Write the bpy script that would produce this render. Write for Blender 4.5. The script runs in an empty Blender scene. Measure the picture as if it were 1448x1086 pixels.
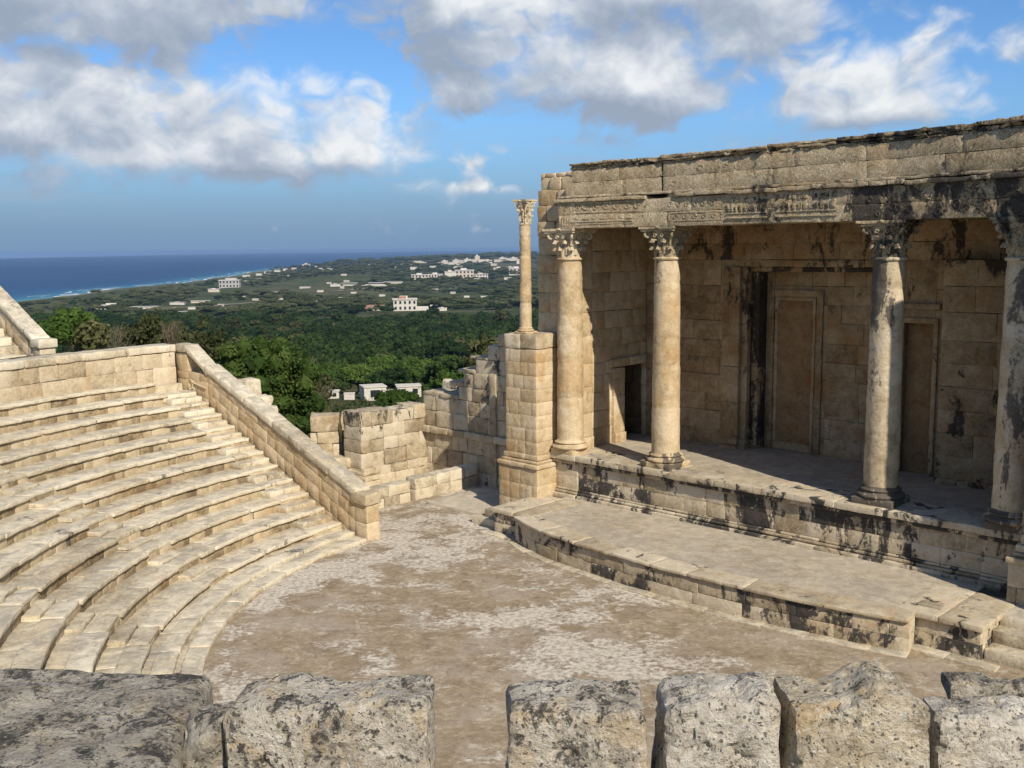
import bpy, math, random
import numpy as np
from mathutils import Vector, Matrix

rng = np.random.default_rng(7)
R = random.Random(11)
scene = bpy.context.scene
COL = scene.collection
rad = math.radians

# ------------------------------------------------------------------ layout frame
# The theatre has its own axes: U along the stage front, v from the stage towards the audience.
HC = 6.85                                   # eye height over the orchestra floor
DU = np.array([.7186, -.6955])              # +U
DN = np.array([.6955, .7186])               # away from the audience (-v)
O0 = np.array([5.48, 23.14]) + DU * .81     # middle of the stage front

def P(U, v, z=0.0):
    U = np.asarray(U, float); v = np.asarray(v, float); z = np.asarray(z, float)
    U, v, z = np.broadcast_arrays(U, v, z)
    return np.stack([O0[0] + DU[0]*U - DN[0]*v, O0[1] + DU[1]*U - DN[1]*v, z], -1)

CU, CV = 1.55, 4.87                         # centre of the rows of seats
def pol(r, a, z):                           # a in radians from the -U side towards the audience
    r = np.asarray(r, float); a = np.asarray(a, float)
    return P(CU - r*np.cos(a), CV + r*np.sin(a), z)

def frameUV(s, t, z):  return P(s, t, z)
def straight(p0, p1):
    p0 = np.array(p0, float); p1 = np.array(p1, float)
    L = np.linalg.norm(p1-p0); dd = (p1-p0)/L; nn = np.array([dd[1], -dd[0]])   # t to the right-hand side
    def fn(s, t, z):
        return np.stack([p0[0]+dd[0]*s+nn[0]*t, p0[1]+dd[1]*s+nn[1]*t, np.broadcast_to(z, np.shape(s)).astype(float)], -1)
    fn.L = L
    return fn

# ------------------------------------------------------------------ noise
def _h(i, j, k, seed):
    n = (i.astype(np.int64)*374761393 + j.astype(np.int64)*668265263 + k.astype(np.int64)*1274126177 + seed*974634777) & 0xFFFFFFFF
    n = ((n ^ (n >> 13)) * 1274126177) & 0xFFFFFFFF
    n = n ^ (n >> 16)
    return (n & 0xFFFF) / 32767.5 - 1.0
def vnoise(p, seed=0):
    p = np.asarray(p, float); f = np.floor(p); i = f.astype(np.int64); w = p - f
    w = w*w*w*(w*(w*6-15)+10)
    r = 0
    for dx in (0, 1):
        for dy in (0, 1):
            for dz in (0, 1):
                ww = (w[..., 0] if dx else 1-w[..., 0])*(w[..., 1] if dy else 1-w[..., 1])*(w[..., 2] if dz else 1-w[..., 2])
                r = r + ww*_h(i[..., 0]+dx, i[..., 1]+dy, i[..., 2]+dz, seed)
    return r
def fbm(p, oct=4, seed=0, gain=.5):
    a = 1.0; s = 0; q = np.asarray(p, float)
    for o in range(oct):
        s = s + a*vnoise(q, seed+o*17); q = q*2.03+7.1; a *= gain
    return s

# ------------------------------------------------------------------ mesh builder
class MB:
    def __init__(self):
        self.V = []; self.F = []; self.T = []; self.S = []; self.n = 0
    def add(self, v, f, tint=.5, stain=0.0):
        v = np.asarray(v, float).reshape(-1, 3)
        self.V.append(v); m = len(v)
        self.F.extend([tuple(int(q)+self.n for q in g) for g in f])
        self.T.append(np.broadcast_to(np.asarray(tint, float), (m,)).copy())
        self.S.append(np.broadcast_to(np.asarray(stain, float), (m,)).copy())
        self.n += m
    def block(self, fn, s0, s1, t0, t1, z0, z1, r=.012, seg=.3, amp=.005, freq=5.0, tint=None, stain=0.0, jit=.004, pit=0.0, shape=None):
        r = min(r, .45*(s1-s0), .45*(t1-t0), .45*(z1-z0))
        ax = []
        for lo, hi in ((s0, s1), (t0, t1), (z0, z1)):
            k = max(1, int(round((hi-lo-2*r)/seg)))
            ax.append(np.concatenate([[lo], np.linspace(lo+r, hi-r, k+1), [hi]]))
        X, Y, Z = np.meshgrid(*ax, indexing='ij')
        nx, ny, nz = X.shape
        ID = np.arange(nx*ny*nz).reshape(nx, ny, nz)
        q = []
        def face(A, flip):
            a = A[:-1, :-1].ravel(); b = A[1:, :-1].ravel(); c = A[1:, 1:].ravel(); d_ = A[:-1, 1:].ravel()
            q.append(np.stack([a, d_, c, b], 1) if flip else np.stack([a, b, c, d_], 1))
        face(ID[:, :, 0], True); face(ID[:, :, -1], False)
        face(ID[:, 0, :], False); face(ID[:, -1, :], True)
        face(ID[0, :, :], True); face(ID[-1, :, :], False)
        F = np.concatenate(q)
        used, inv = np.unique(F, return_inverse=True)
        F = inv.reshape(F.shape)
        p = np.stack([X.ravel()[used], Y.ravel()[used], Z.ravel()[used]], 1)
        lo = np.array([s0+r, t0+r, z0+r]); hi = np.array([s1-r, t1-r, z1-r])
        c = np.clip(p, lo, hi); d_ = p-c; L = np.linalg.norm(d_, axis=1); k = L > 1e-9
        p[k] = c[k] + d_[k]/L[k, None]*r
        if amp:
            o = rng.random(3)*50
            nn = np.stack([fbm(p*freq+o+i*9.3, 3, 3+i) for i in range(3)], 1)
            p = p + nn*amp
            if pit:
                g = fbm(p*freq*3.1+o, 3, 9); cen = np.array([(s0+s1)/2, (t0+t1)/2, (z0+z1)/2])
                dv = p-cen; dv /= np.linalg.norm(dv, axis=1)[:, None]
                p = p - dv*np.clip(g-.25, 0, 1)[:, None]*pit
        if jit:
            p = p + rng.normal(0, jit, 3)*np.array([.3, 1, 1])
        if shape is not None: p = shape(p)
        w = fn(p[:, 0], p[:, 1], p[:, 2])
        if tint is None: tint = rng.random()
        if callable(stain): stain = stain(p[:, 0], p[:, 1], p[:, 2])
        # keep outward winding whatever the handedness of fn
        e = fn(np.array([0., .01, 0, 0]), np.array([1., 1, 1.01, 1]), np.array([0., 0, 0, .01]))
        if np.linalg.det(np.stack([e[1]-e[0], e[2]-e[0], e[3]-e[0]])) < 0: F = F[:, ::-1]
        self.add(w, F, tint, stain)
    def lathe(self, prof, c, n=32, amp=0.0, freq=4, tint=.5, stain=0.0, square=None, rowtint=None):
        prof = np.asarray(prof, float); m = len(prof)
        th = np.arange(n)/n*2*np.pi
        v = np.zeros((m, n, 3))
        v[:, :, 0] = prof[:, 0, None]*np.cos(th); v[:, :, 1] = prof[:, 0, None]*np.sin(th); v[:, :, 2] = prof[:, 1, None]
        v = v.reshape(-1, 3)
        if amp:
            o = rng.random(3)*40
            g = fbm(v*freq+o, 4, 5)*amp; rr = np.hypot(v[:, 0], v[:, 1])+1e-6
            v[:, 0] += v[:, 0]/rr*g; v[:, 1] += v[:, 1]/rr*g
        v = v+np.asarray(c, float)
        f = []
        for i in range(m-1):
            for j in range(n):
                a = i*n+j; b = i*n+(j+1) % n
                f.append((a, b, b+n, a+n))
        f.append(tuple(range(n))[::-1]); f.append(tuple(range((m-1)*n, m*n)))
        if callable(stain): stain = stain(v[:, 0], v[:, 1], v[:, 2])
        if rowtint is not None: tint = np.repeat(rowtint, n)
        self.add(v, f, tint, stain)
    def tube(self, pts, rr, n=8, tint=.5, stain=0.0, cap=True):
        pts = np.asarray(pts, float); m = len(pts)
        rr = np.broadcast_to(np.asarray(rr, float), (m,))
        tg = np.gradient(pts, axis=0); tg /= np.linalg.norm(tg, axis=1)[:, None]+1e-9
        up = np.array([0, 0, 1.]) if abs(tg[0, 2]) < .9 else np.array([1., 0, 0])
        v = []
        for i in range(m):
            a = np.cross(tg[i], up); a /= np.linalg.norm(a)+1e-9; b = np.cross(a, tg[i]); up = b
            th = np.arange(n)/n*2*np.pi
            v.append(pts[i]+rr[i]*(np.cos(th)[:, None]*a+np.sin(th)[:, None]*b))
        f = []
        for i in range(m-1):
            for j in range(n):
                a = i*n+j; b = i*n+(j+1) % n
                f.append((a, a+n, b+n, b))
        if cap: f.append(tuple(range(n))); f.append(tuple(range((m-1)*n, m*n))[::-1])
        self.add(np.concatenate(v), f, tint, stain)
    def poly_prism(self, ring, z0, z1, tint=.5, stain=0.0):        # ring: list of world xy, counter-clockwise
        ring = np.asarray(ring, float)
        A = .5*np.sum(ring[:, 0]*np.roll(ring[:, 1], -1)-np.roll(ring[:, 0], -1)*ring[:, 1])
        if A < 0: ring = ring[::-1]
        n = len(ring)
        z0 = np.broadcast_to(z0, (n,)); z1 = np.broadcast_to(z1, (n,))
        v = np.concatenate([np.c_[ring, z0], np.c_[ring, z1]])
        f = [tuple(range(n))[::-1], tuple(range(n, 2*n))]+[(i, (i+1) % n, n+(i+1) % n, n+i) for i in range(n)]
        self.add(v, f, tint, stain)
    def build(self, name, mat, parent=None, loc=None, smooth=True, sharp=34):
        V = np.concatenate(self.V)
        base = np.zeros(3)
        if loc is not None: base = np.asarray(loc, float)
        if parent is not None:
            q = parent
            while q is not None:
                base = base+np.array(q.location); q = q.parent
        me = bpy.data.meshes.new(name)
        me.from_pydata((V-base).tolist(), [], self.F)
        a = me.attributes.new('tint', 'FLOAT', 'POINT'); a.data.foreach_set('value', np.concatenate(self.T).astype(np.float32))
        a = me.attributes.new('stain', 'FLOAT', 'POINT'); a.data.foreach_set('value', np.concatenate(self.S).astype(np.float32))
        if smooth: me.polygons.foreach_set('use_smooth', np.ones(len(me.polygons), bool))
        me.materials.append(mat); me.update()
        if smooth and sharp: me.set_sharp_from_angle(angle=rad(sharp))
        o = bpy.data.objects.new(name, me); COL.objects.link(o)
        if parent is not None: o.parent = parent
        elif loc is not None: o.location = loc
        return o

def tag(o, label, cat, group=None):
    o['label'] = label; o['category'] = cat
    if group: o['group'] = group
    return o
def setting(o, kind='structure'):
    o['kind'] = kind; return o
def thing(name, label, cat, loc, group=None):
    o = bpy.data.objects.new(name, None); o.empty_display_size = .2; COL.objects.link(o)
    o.location = [float(q) for q in loc]
    return tag(o, label, cat, group)

def wall(mb, fn, s0, s1, t0, t1, courses, lmin=.5, lmax=.9, top=None, r=.014, seg=.3, amp=.006, stain=0.0, jit=.004, skip=None, rough=0.0, tint=None, freq=5.0):
    """coursed masonry; courses: (z0, z1, front offset[, back offset])"""
    for ci, c in enumerate(courses):
        z0, z1 = c[0], c[1]; off = c[2] if len(c) > 2 else 0.0
        x = s0 - R.uniform(0, lmin)*(ci % 2 == 1)
        while x < s1-1e-6:
            L = R.uniform(lmin, lmax); e = x+L
            if s1-e < lmin*.5: e = s1
            a = max(x, s0); x0 = x; x = e
            if e-a < .05: continue
            zz = z1; m = (a+e)/2
            if top is not None:
                tt = top(m)
                if z0 > tt-.05: continue
                if z1 > tt: zz = tt
            if skip is not None and skip(a, e, z0, zz): continue
            st = stain
            tn = None if tint is None else tint(m, z0)
            mb.block(fn, a+.002, e-.002, t0, t1+off+R.uniform(-1, 1)*rough, z0+.002, zz-.001, r=r, seg=seg, amp=amp, jit=jit, stain=st, tint=tn, freq=freq)

# ------------------------------------------------------------------ materials
def new_mat(name):
    m = bpy.data.materials.new(name); m.use_nodes = True
    nt = m.node_tree; nt.nodes.clear()
    return m, nt
class N:
    """small helper to write node trees"""
    def __init__(self, nt): self.nt = nt
    def node(self, t, **kw):
        n = self.nt.nodes.new(t)
        for k, v in kw.items(): setattr(n, k, v)
        return n
    def link(self, a, b): self.nt.links.new(a, b)
    def put(self, sock, val):
        if hasattr(val, 'is_output'): self.link(val, sock)
        else: sock.default_value = val
    def math(self, op, a, b=None, c=None, clamp=False):
        n = self.node('ShaderNodeMath', operation=op, use_clamp=clamp)
        for i, x in enumerate((a, b, c)):
            if x is not None: self.put(n.inputs[i], x)
        return n.outputs[0]
    def vmath(self, op, a, b=None):
        n = self.node('ShaderNodeVectorMath', operation=op)
        self.put(n.inputs[0], a)
        if b is not None: self.put(n.inputs[1], b)
        return n.outputs[0]
    def noise(self, vec, scale, detail=6, rough=.55, dist=0.0, out=0):
        n = self.node('ShaderNodeTexNoise')
        if vec is not None: self.link(vec, n.inputs['Vector'])
        n.inputs['Scale'].default_value = scale; n.inputs['Detail'].default_value = detail
        n.inputs['Roughness'].default_value = rough; n.inputs['Distortion'].default_value = dist
        return n.outputs[out]
    def voro(self, vec, scale, feature='F1', out='Distance', rnd=1.0):
        n = self.node('ShaderNodeTexVoronoi', feature=feature)
        if vec is not None: self.link(vec, n.inputs['Vector'])
        n.inputs['Scale'].default_value = scale; n.inputs['Randomness'].default_value = rnd
        return n.outputs[out]
    def step(self, x, a, b, lo=0.0, hi=1.0):
        n = self.node('ShaderNodeMapRange', interpolation_type='SMOOTHSTEP')
        self.put(n.inputs[0], x)
        for i, q in zip((1, 2, 3, 4), (a, b, lo, hi)): self.put(n.inputs[i], q)
        return n.outputs[0]
    def mix(self, f, a, b, blend='MIX'):
        n = self.node('ShaderNodeMix', data_type='RGBA', blend_type=blend)
        self.put(n.inputs[0], f)
        for s, x in ((n.inputs[6], a), (n.inputs[7], b)):
            if hasattr(x, 'is_output'): self.link(x, s)
            else: s.default_value = (x[0], x[1], x[2], 1)
        return n.outputs[2]
    def ramp(self, f, stops, interp='LINEAR'):
        n = self.node('ShaderNodeValToRGB'); r = n.color_ramp; r.interpolation = interp
        while len(r.elements) < len(stops): r.elements.new(.5)
        for e, (p, c) in zip(r.elements, stops): e.position = p; e.color = (c[0], c[1], c[2], 1)
        self.put(n.inputs[0], f)
        return n.outputs[0]
    def attr(self, name):
        n = self.node('ShaderNodeAttribute', attribute_name=name); return n.outputs['Fac']
    def out(self, color, rough=.9, normal=None, spec=.2, **kw):
        b = self.node('ShaderNodeBsdfPrincipled')
        self.put(b.inputs['Base Color'], color if hasattr(color, 'is_output') else (*color, 1))
        self.put(b.inputs['Roughness'], rough); b.inputs['Specular IOR Level'].default_value = spec
        if normal is not None: self.link(normal, b.inputs['Normal'])
        o = self.node('ShaderNodeOutputMaterial'); self.link(b.outputs[0], o.inputs['Surface'])
        return b
    def bump(self, h, dist, strength=1.0, normal=None):
        n = self.node('ShaderNodeBump'); n.inputs['Distance'].default_value = dist; n.inputs['Strength'].default_value = strength
        self.link(h, n.inputs['Height'])
        if normal is not None: self.link(normal, n.inputs['Normal'])
        return n.outputs[0]

def stone(name, light, mid, dark, black=.5, black_thr=.62, black_scale=1.6, orange=.3, grey_top=.4, bump=.02, fine=1.0, speck=.3, blackcol=(.035, .031, .027), topcol=(.30, .27, .22), white=0.0, carve=0.0, tvar=.34):
    m, nt = new_mat(name); n = N(nt)
    geo = n.node('ShaderNodeNewGeometry'); pos = geo.outputs['Position']
    tint = n.attr('tint'); st = n.attr('stain')
    big = n.noise(pos, .55, 5, .6); med = n.noise(pos, 3.3, 8, .62, .6); sml = n.noise(pos, 17*fine, 8, .65)
    k = n.math('ADD', n.math('MULTIPLY', big, .45), n.math('MULTIPLY', med, .75))
    k = n.math('ADD', k, n.math('MULTIPLY', n.math('SUBTRACT', sml, .5), .55))
    k = n.math('ADD', k, n.math('MULTIPLY', n.math('SUBTRACT', tint, .5), tvar))
    col = n.ramp(k, [(.33, dark), (.55, mid), (.78, light)])
    # warm iron patina
    oz = n.step(n.noise(pos, .9, 6, .6, 1.2), .5, .72, 0, orange)
    col = n.mix(oz, col, (mid[0]*1.0, mid[1]*.74, mid[2]*.46))
    # grey weather crust on upward faces
    sx = n.node('ShaderNodeSeparateXYZ'); n.link(geo.outputs['True Normal'], sx.inputs[0])
    upf = n.step(sx.outputs[2], .6, .95)
    crust = n.math('MULTIPLY', n.math('MULTIPLY', upf, grey_top), n.step(n.noise(pos, 2.2, 8, .68, .8), .40, .66))
    col = n.mix(crust, col, topcol)
    # pale lime bloom
    if white:
        wv = n.step(n.noise(pos, 4.7, 9, .7, 1.0), .54, .68, 0, white)
        col = n.mix(wv, col, (.56, .49, .37))
    # small specks
    spk = n.step(n.noise(pos, 60*fine, 4, .7), .60, .70, 0, speck)
    col = n.mix(spk, col, (dark[0]*.45, dark[1]*.45, dark[2]*.45))
    # black biological crust: runs and blotches with their own shape
    stv = n.node('ShaderNodeMapping'); n.link(pos, stv.inputs[0]); stv.inputs['Scale'].default_value = (1, 1, .42)
    bn = n.noise(stv.outputs[0], black_scale, 9, .66, 1.1)
    bn2 = n.noise(pos, black_scale*7.5, 7, .7, .4)
    b = n.math('ADD', n.math('SUBTRACT', n.math('MULTIPLY', bn, 1.25), .275), n.math('MULTIPLY', bn2, .42))
    b = n.math('ADD', b, n.math('MULTIPLY', st, .42))
    b = n.math('ADD', b, n.math('MULTIPLY', n.math('SUBTRACT', tint, .5), .07))
    bm = n.step(b, black_thr-.01, black_thr+.085, 0, black)
    col = n.mix(bm, col, n.mix(n.step(bn2, .35, .7), blackcol, (blackcol[0]*2.2, blackcol[1]*2.2, blackcol[2]*2.2)))
    # relief
    vr = n.voro(pos, 24*fine)
    pit = n.step(vr, .0, .35)
    h = n.math('ADD', n.math('MULTIPLY', med, .7), n.math('MULTIPLY', sml, .5))
    h = n.math('ADD', h, n.math('MULTIPLY', pit, .10))
    h = n.math('ADD', h, n.math('MULTIPLY', n.noise(pos, 70*fine, 5, .7), .16))
    if carve:
        cv = n.noise(pos, 7.5, 2, .5, 3.5)
        rid = n.step(n.math('ABSOLUTE', n.math('SUBTRACT', cv, .5)), 0.0, .05)
        h = n.math('ADD', h, n.math('MULTIPLY', rid, carve))
    nm = n.bump(h, bump, 1.0)
    n.out(col, .92, nm, .15)
    return m

LIME = stone('limestone', (.61, .515, .36), (.46, .37, .235), (.26, .195, .118), black=.85, black_thr=.76, grey_top=.45, bump=.03, orange=.35)
SEAT = stone('seat_limestone', (.69, .61, .455), (.525, .45, .31), (.26, .21, .14), black=.75, black_thr=.79, grey_top=.85, bump=.03, orange=.25, topcol=(.31, .275, .215), white=.55)
WARM = stone('warm_limestone', (.61, .49, .32), (.46, .345, .195), (.28, .19, .098), black=.85, black_thr=.82, grey_top=.3, bump=.03, orange=.5, tvar=.18)
CARVED = stone('carved_limestone', (.59, .485, .32), (.435, .34, .205), (.24, .17, .095), black=.92, black_thr=.76, grey_top=.3, bump=.045, orange=.35, carve=.55, tvar=.16)
STAINED = stone('stained_limestone', (.58, .495, .355), (.44, .36, .235), (.24, .185, .115), black=.97, black_thr=.73, grey_top=.35, bump=.03, orange=.35, white=.25)
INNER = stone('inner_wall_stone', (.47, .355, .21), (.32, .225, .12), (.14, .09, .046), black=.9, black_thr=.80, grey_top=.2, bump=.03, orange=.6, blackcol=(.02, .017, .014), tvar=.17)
RISER = stone('riser_limestone', (.54, .44, .285), (.38, .295, .175), (.18, .13, .075), black=.8, black_thr=.79, grey_top=.3, bump=.02, orange=.35, tvar=.42)
ROCK = stone('lichen_limestone', (.66, .61, .52), (.44, .39, .31), (.15, .125, .095), black=.93, black_thr=.635, black_scale=5.5, grey_top=.7, bump=.022, fine=2.2, orange=.2, speck=.75, white=.6, topcol=(.33, .315, .28))
# ------------------------------------------------------------------ orchestra floor
def floor_material():
    m, nt = new_mat('orchestra_paving'); n = N(nt)
    geo = n.node('ShaderNodeNewGeometry'); pos = geo.outputs['Position']; st = n.attr('stain')
    mp = n.node('ShaderNodeMapping'); n.link(pos, mp.inputs[0]); mp.inputs['Rotation'].default_value = (0, 0, rad(44)); mp.inputs['Scale'].default_value = (1, 1.2, 1)
    v = mp.outputs[0]
    big = n.noise(v, .42, 6, .6, .6); med = n.noise(v, 1.9, 9, .68, .9); fin = n.noise(pos, 11, 8, .7)
    base = n.ramp(n.math('ADD', n.math('MULTIPLY', med, .55), n.math('MULTIPLY', fin, .45)),
                  [(.34, (.165, .122, .075)), (.5, (.285, .218, .138)), (.66, (.44, .36, .25))])
    grey = n.step(n.noise(v, .8, 7, .6, .5), .46, .64, 0, .7)
    base = n.mix(grey, base, n.mix(fin, (.235, .19, .135), (.46, .39, .295)))
    pale = n.math('ADD', n.math('MULTIPLY', big, 1.05), n.math('MULTIPLY', med, .60))
    pale = n.math('ADD', pale, n.math('MULTIPLY', n.math('SUBTRACT', fin, .5), .25))
    pale = n.math('ADD', pale, n.math('MULTIPLY', st, .22))
    pf = n.step(pale, .86, .975, 0, .85)
    base = n.mix(pf, base, n.mix(n.step(fin, .35, .62), (.31, .265, .20), (.64, .575, .46)))
    flk = n.math('ADD', n.noise(v, 5.5, 8, .72, 1.2), n.math('MULTIPLY', n.math('SUBTRACT', med, .5), .5))
    base = n.mix(n.step(flk, .56, .66, 0, .62), base, (.50, .44, .34))
    # slab joints
    br = n.node('ShaderNodeTexBrick'); n.link(v, br.inputs['Vector']); br.inputs['Scale'].default_value = .62
    br.inputs['Mortar Size'].default_value = .006; br.inputs['Mortar Smooth'].default_value = .4
    jf = n.math('MULTIPLY', br.outputs['Fac'], n.step(n.noise(pos, .7, 4), .48, .6, 0, .22))
    base = n.mix(jf, base, (.12, .09, .06))
    dk = n.step(n.noise(pos, 3.2, 9, .72, 1), .53, .68, 0, .6)
    base = n.mix(dk, base, (.13, .105, .075))
    h = n.math('ADD', n.math('MULTIPLY', pf, .5), n.math('MULTIPLY', fin, .6))
    h = n.math('ADD', h, n.math('MULTIPLY', n.noise(pos, 45, 6, .7), .25))
    h = n.math('SUBTRACT', h, n.math('MULTIPLY', jf, .8))
    n.out(base, .93, n.bump(h, .018), .15)
    return m
FLOOR = floor_material()

def grid_uv(u0, u1, v0, v1, step, zf, sf):
    us = np.arange(u0, u1+1e-6, step); vs = np.arange(v0, v1+1e-6, step)
    A, B = np.meshgrid(us, vs, indexing='ij')
    z = zf(A, B); s = sf(A, B)
    V = P(A, B, z).reshape(-1, 3)
    nu, nv = A.shape; I = np.arange(nu*nv).reshape(nu, nv)
    F = np.stack([I[:-1, :-1].ravel(), I[:-1, 1:].ravel(), I[1:, 1:].ravel(), I[1:, :-1].ravel()], 1)
    return V, F, s.reshape(-1)
mb = MB()
def paleness(A, B):
    r = np.hypot(A-CU, B-CV); q = np.zeros_like(r)
    q = np.maximum(q, .62*np.clip(1-np.abs(r-8.75)/.45, 0, 1)*(B > 5))
    q = np.maximum(q, 1.0*np.clip(1-np.abs(B-(4.93-.0*(A)**2))/.35, 0, 1)*0)
    q = np.maximum(q, .55*np.clip((-A-4.2)/2.0, 0, 1)*np.clip((8.5-B)/2, 0, 1))
    q = np.maximum(q, .42*np.exp(-((A+1.0)**2/9+(B-7.5)**2/4)))
    q = np.maximum(q, .35*np.exp(-((A-2.0)**2/9+(B-8.3)**2/2)))
    return q
V, F, s = grid_uv(-16, 15, -3, 16, .25, lambda a, b: .006*fbm(np.stack([a, b, a*0], -1)*.8, 3), paleness)
mb.add(V, F, .5, s)
o = setting(mb.build('orchestra_floor', FLOOR))
# pale kerb ring sunk round the foot of the stage front is laid with the platform below

# ------------------------------------------------------------------ rows of seats
ROWS = [(9.10, .10), (9.55, .17)] + [(10.06+.667*k, .31+.262*k) for k in range(12)]
NR = len(ROWS)
STAIR_A = [rad(31.3), rad(50.1), rad(69.0), rad(88), rad(107), rad(126)]
A_END = rad(172)
def polfn(Rref):
    def fn(s, t, z): return pol(t, s/Rref, z)
    return fn
seat_loc = pol(10.0, rad(40), 0)
seating = thing('seating_bank', 'curved bank of worn cream limestone seat rows stepping up around the orchestra', 'theatre seating', seat_loc)
def a_at(r, v): return math.asin(min(1, (v-CV)/r))
stair_end = MB(); radial = [MB() for _ in STAIR_A]
for k, (r, z) in enumerate(ROWS):
    zprev = ROWS[k-1][1] if k else -.05
    rn = ROWS[k+1][0] if k+1 < NR else 17.75
    zn = ROWS[k+1][1] if k+1 < NR else z+.2
    mb = MB(); rmb = MB(); fn = polfn(r)
    hw = .42
    low = k < 2
    a0 = a_at(r, 5.95); aS = a_at(r, 6.88) if not low else a0
    # angular segments: end stair | seats between radial stairs
    spans = [(a0, aS, 'stair')] if not low else []
    cur = aS
    for sa in STAIR_A:
        if low and k == 0: continue
        spans.append((cur, sa-hw/r, 'seat')); spans.append((sa-hw/r, sa+hw/r, 'stair')); cur = sa+hw/r
    spans.append((cur, A_END, 'seat'))
    if k >= NR-2:      # the landing at the top of the end stair
        spans[0] = (a0, aS, 'landing')
    for (b0, b1, kind) in spans:
        if kind == 'landing':
            continue
        s0, s1 = b0*r, b1*r
        x = s0
        vis = b0 < rad(75)
        while x < s1-1e-6:
            L = R.uniform(.9, 1.9) if kind == 'seat' else R.uniform(.45, .6)
            e = x+L
            if s1-e < .4: e = s1
            over = .05 if kind == 'seat' and not low else .0
            dz = R.gauss(0, .004)
            th = .088 if not low else min(.1, z-zprev+.05)
            mb.block(fn, x+.003, e-.003, r-over-R.uniform(0, .007), r+.36, z-th+dz, z+dz, r=.018, seg=.12 if vis else .5, amp=.008 if vis else .004, freq=6, jit=.002, pit=.04 if vis else 0, tint=R.uniform(.3, .95), stain=max(0, R.gauss(.05, .14)))
            x = e
        # riser under the seat slab
        x = s0
        while x < s1-1e-6:
            L = R.uniform(.22, .55); e = x+L
            if s1-e < .25: e = s1
            if z-.09-zprev > .03:
                rmb.block(fn, x+.002, e-.002, r+R.uniform(0, .012), r+.3, zprev-.06, z-.087, r=.010, seg=.3, amp=.006, jit=.003, tint=R.uniform(.0, 1.0), stain=max(0, R.gauss(.05, .12)))
            x = e
        # rear strip of the tread
        x = s0
        while x < s1-1e-6:
            L = R.uniform(.8, 1.6); e = x+L
            if s1-e < .4: e = s1
            dz = R.gauss(-.014, .004)
            mb.block(fn, x+.003, e-.003, r+.362, rn+.05, z-.12, z+dz, r=.012, seg=.16 if vis else .5, amp=.007, jit=.002, tint=R.uniform(.1, .7))
            x = e
    row = mb.build('seat_row', SEAT, seating)
    if rmb.n: rmb.build('riser', RISER, row)
    # half steps of the stairs
    if k >= 2:
        if k < NR-2:
            s0, s1 = a0*r, aS*r; x = s0
            while x < s1-1e-6:
                e = x+R.uniform(.4, .7)
                if s1-e < .3: e = s1
                stair_end.block(fn, x+.003, e-.003, r+.31+R.uniform(0, .03), rn+.03, z-.02, z+.131+R.gauss(0, .006), r=.02, seg=.12, amp=.010, jit=.002, pit=.03)
                x = e
        for sa, rb in zip(STAIR_A, radial):
            if k < NR-1:
                rb.block(fn, (sa-.40/r)*r, (sa+.40/r)*r, r+.34+R.uniform(-.03, .06), rn+.02, z-.02, z+.075+R.gauss(0, .008), r=.02, seg=.1, amp=.010, freq=4, jit=.004, pit=.06, tint=R.uniform(.1, .5))
# landing slab at the head of the end stair
fn = polfn(16.4)
rL = ROWS[NR-2][0]-.02
x = a_at(16.7, 5.95)*16.4
while x < a_at(16.7, 6.88)*16.4-.05:
    stair_end.block(fn, x+.003, x+.52, rL, 17.70, 2.70, ROWS[NR-2][1]-.02, r=.02, seg=.2, amp=.01)
    x += .523
stair_end.build('end_stair', SEAT, seating)
for rb in radial: rb.build('radial_stair', SEAT, seating)
# mass of the bank under the slabs
mb = MB()
na = 60
angs = np.linspace(a_at(17.7, 5.94), A_END, na)
prof = [(9.2, -.1)]
for k, (r, z) in enumerate(ROWS): prof += [(r+.12, (ROWS[k-1][1] if k else 0)-.09), (r+.13, z-.12)]
prof += [(17.72, ROWS[-1][1]-.12), (17.72, -.3)]
V = np.concatenate([pol(pr, np.maximum(angs, math.asin(min(1, 1.08/pr))), pz) for pr, pz in prof]); m = len(prof)
F = [(i*na+j, i*na+j+1, (i+1)*na+j+1, (i+1)*na+j) for i in range(m-1) for j in range(na-1)]
mb.add(V, F, .3)
mb.build('bank_core', SEAT, seating, smooth=False)

# ------------------------------------------------------------------ wall behind the top row
A0W = a_at(17.75, 6.0)
w = thing('retaining_wall', 'low curved wall of pale squared blocks behind the top seat row', 'wall', pol(18, rad(20), 3.0))
mb = MB(); fn = lambda s, t, z: pol(17.75-t, s/17.75, z)      # t towards the seats
wall(mb, fn, A0W*17.75, rad(66)*17.75, -.55, 0, [(3.02, 3.55), (3.55, 3.98)], .45, 1.0, r=.018, seg=.22, amp=.012, stain=.02)
mb.build('wall_face', LIME, w)
mb = MB()
wall(mb, fn, A0W*17.75, rad(66)*17.75, -.62, .05, [(3.982, 4.19)], .7, 1.5, r=.03, seg=.16, amp=.014, stain=.05)
mb.build('coping', SEAT, w)

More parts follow.
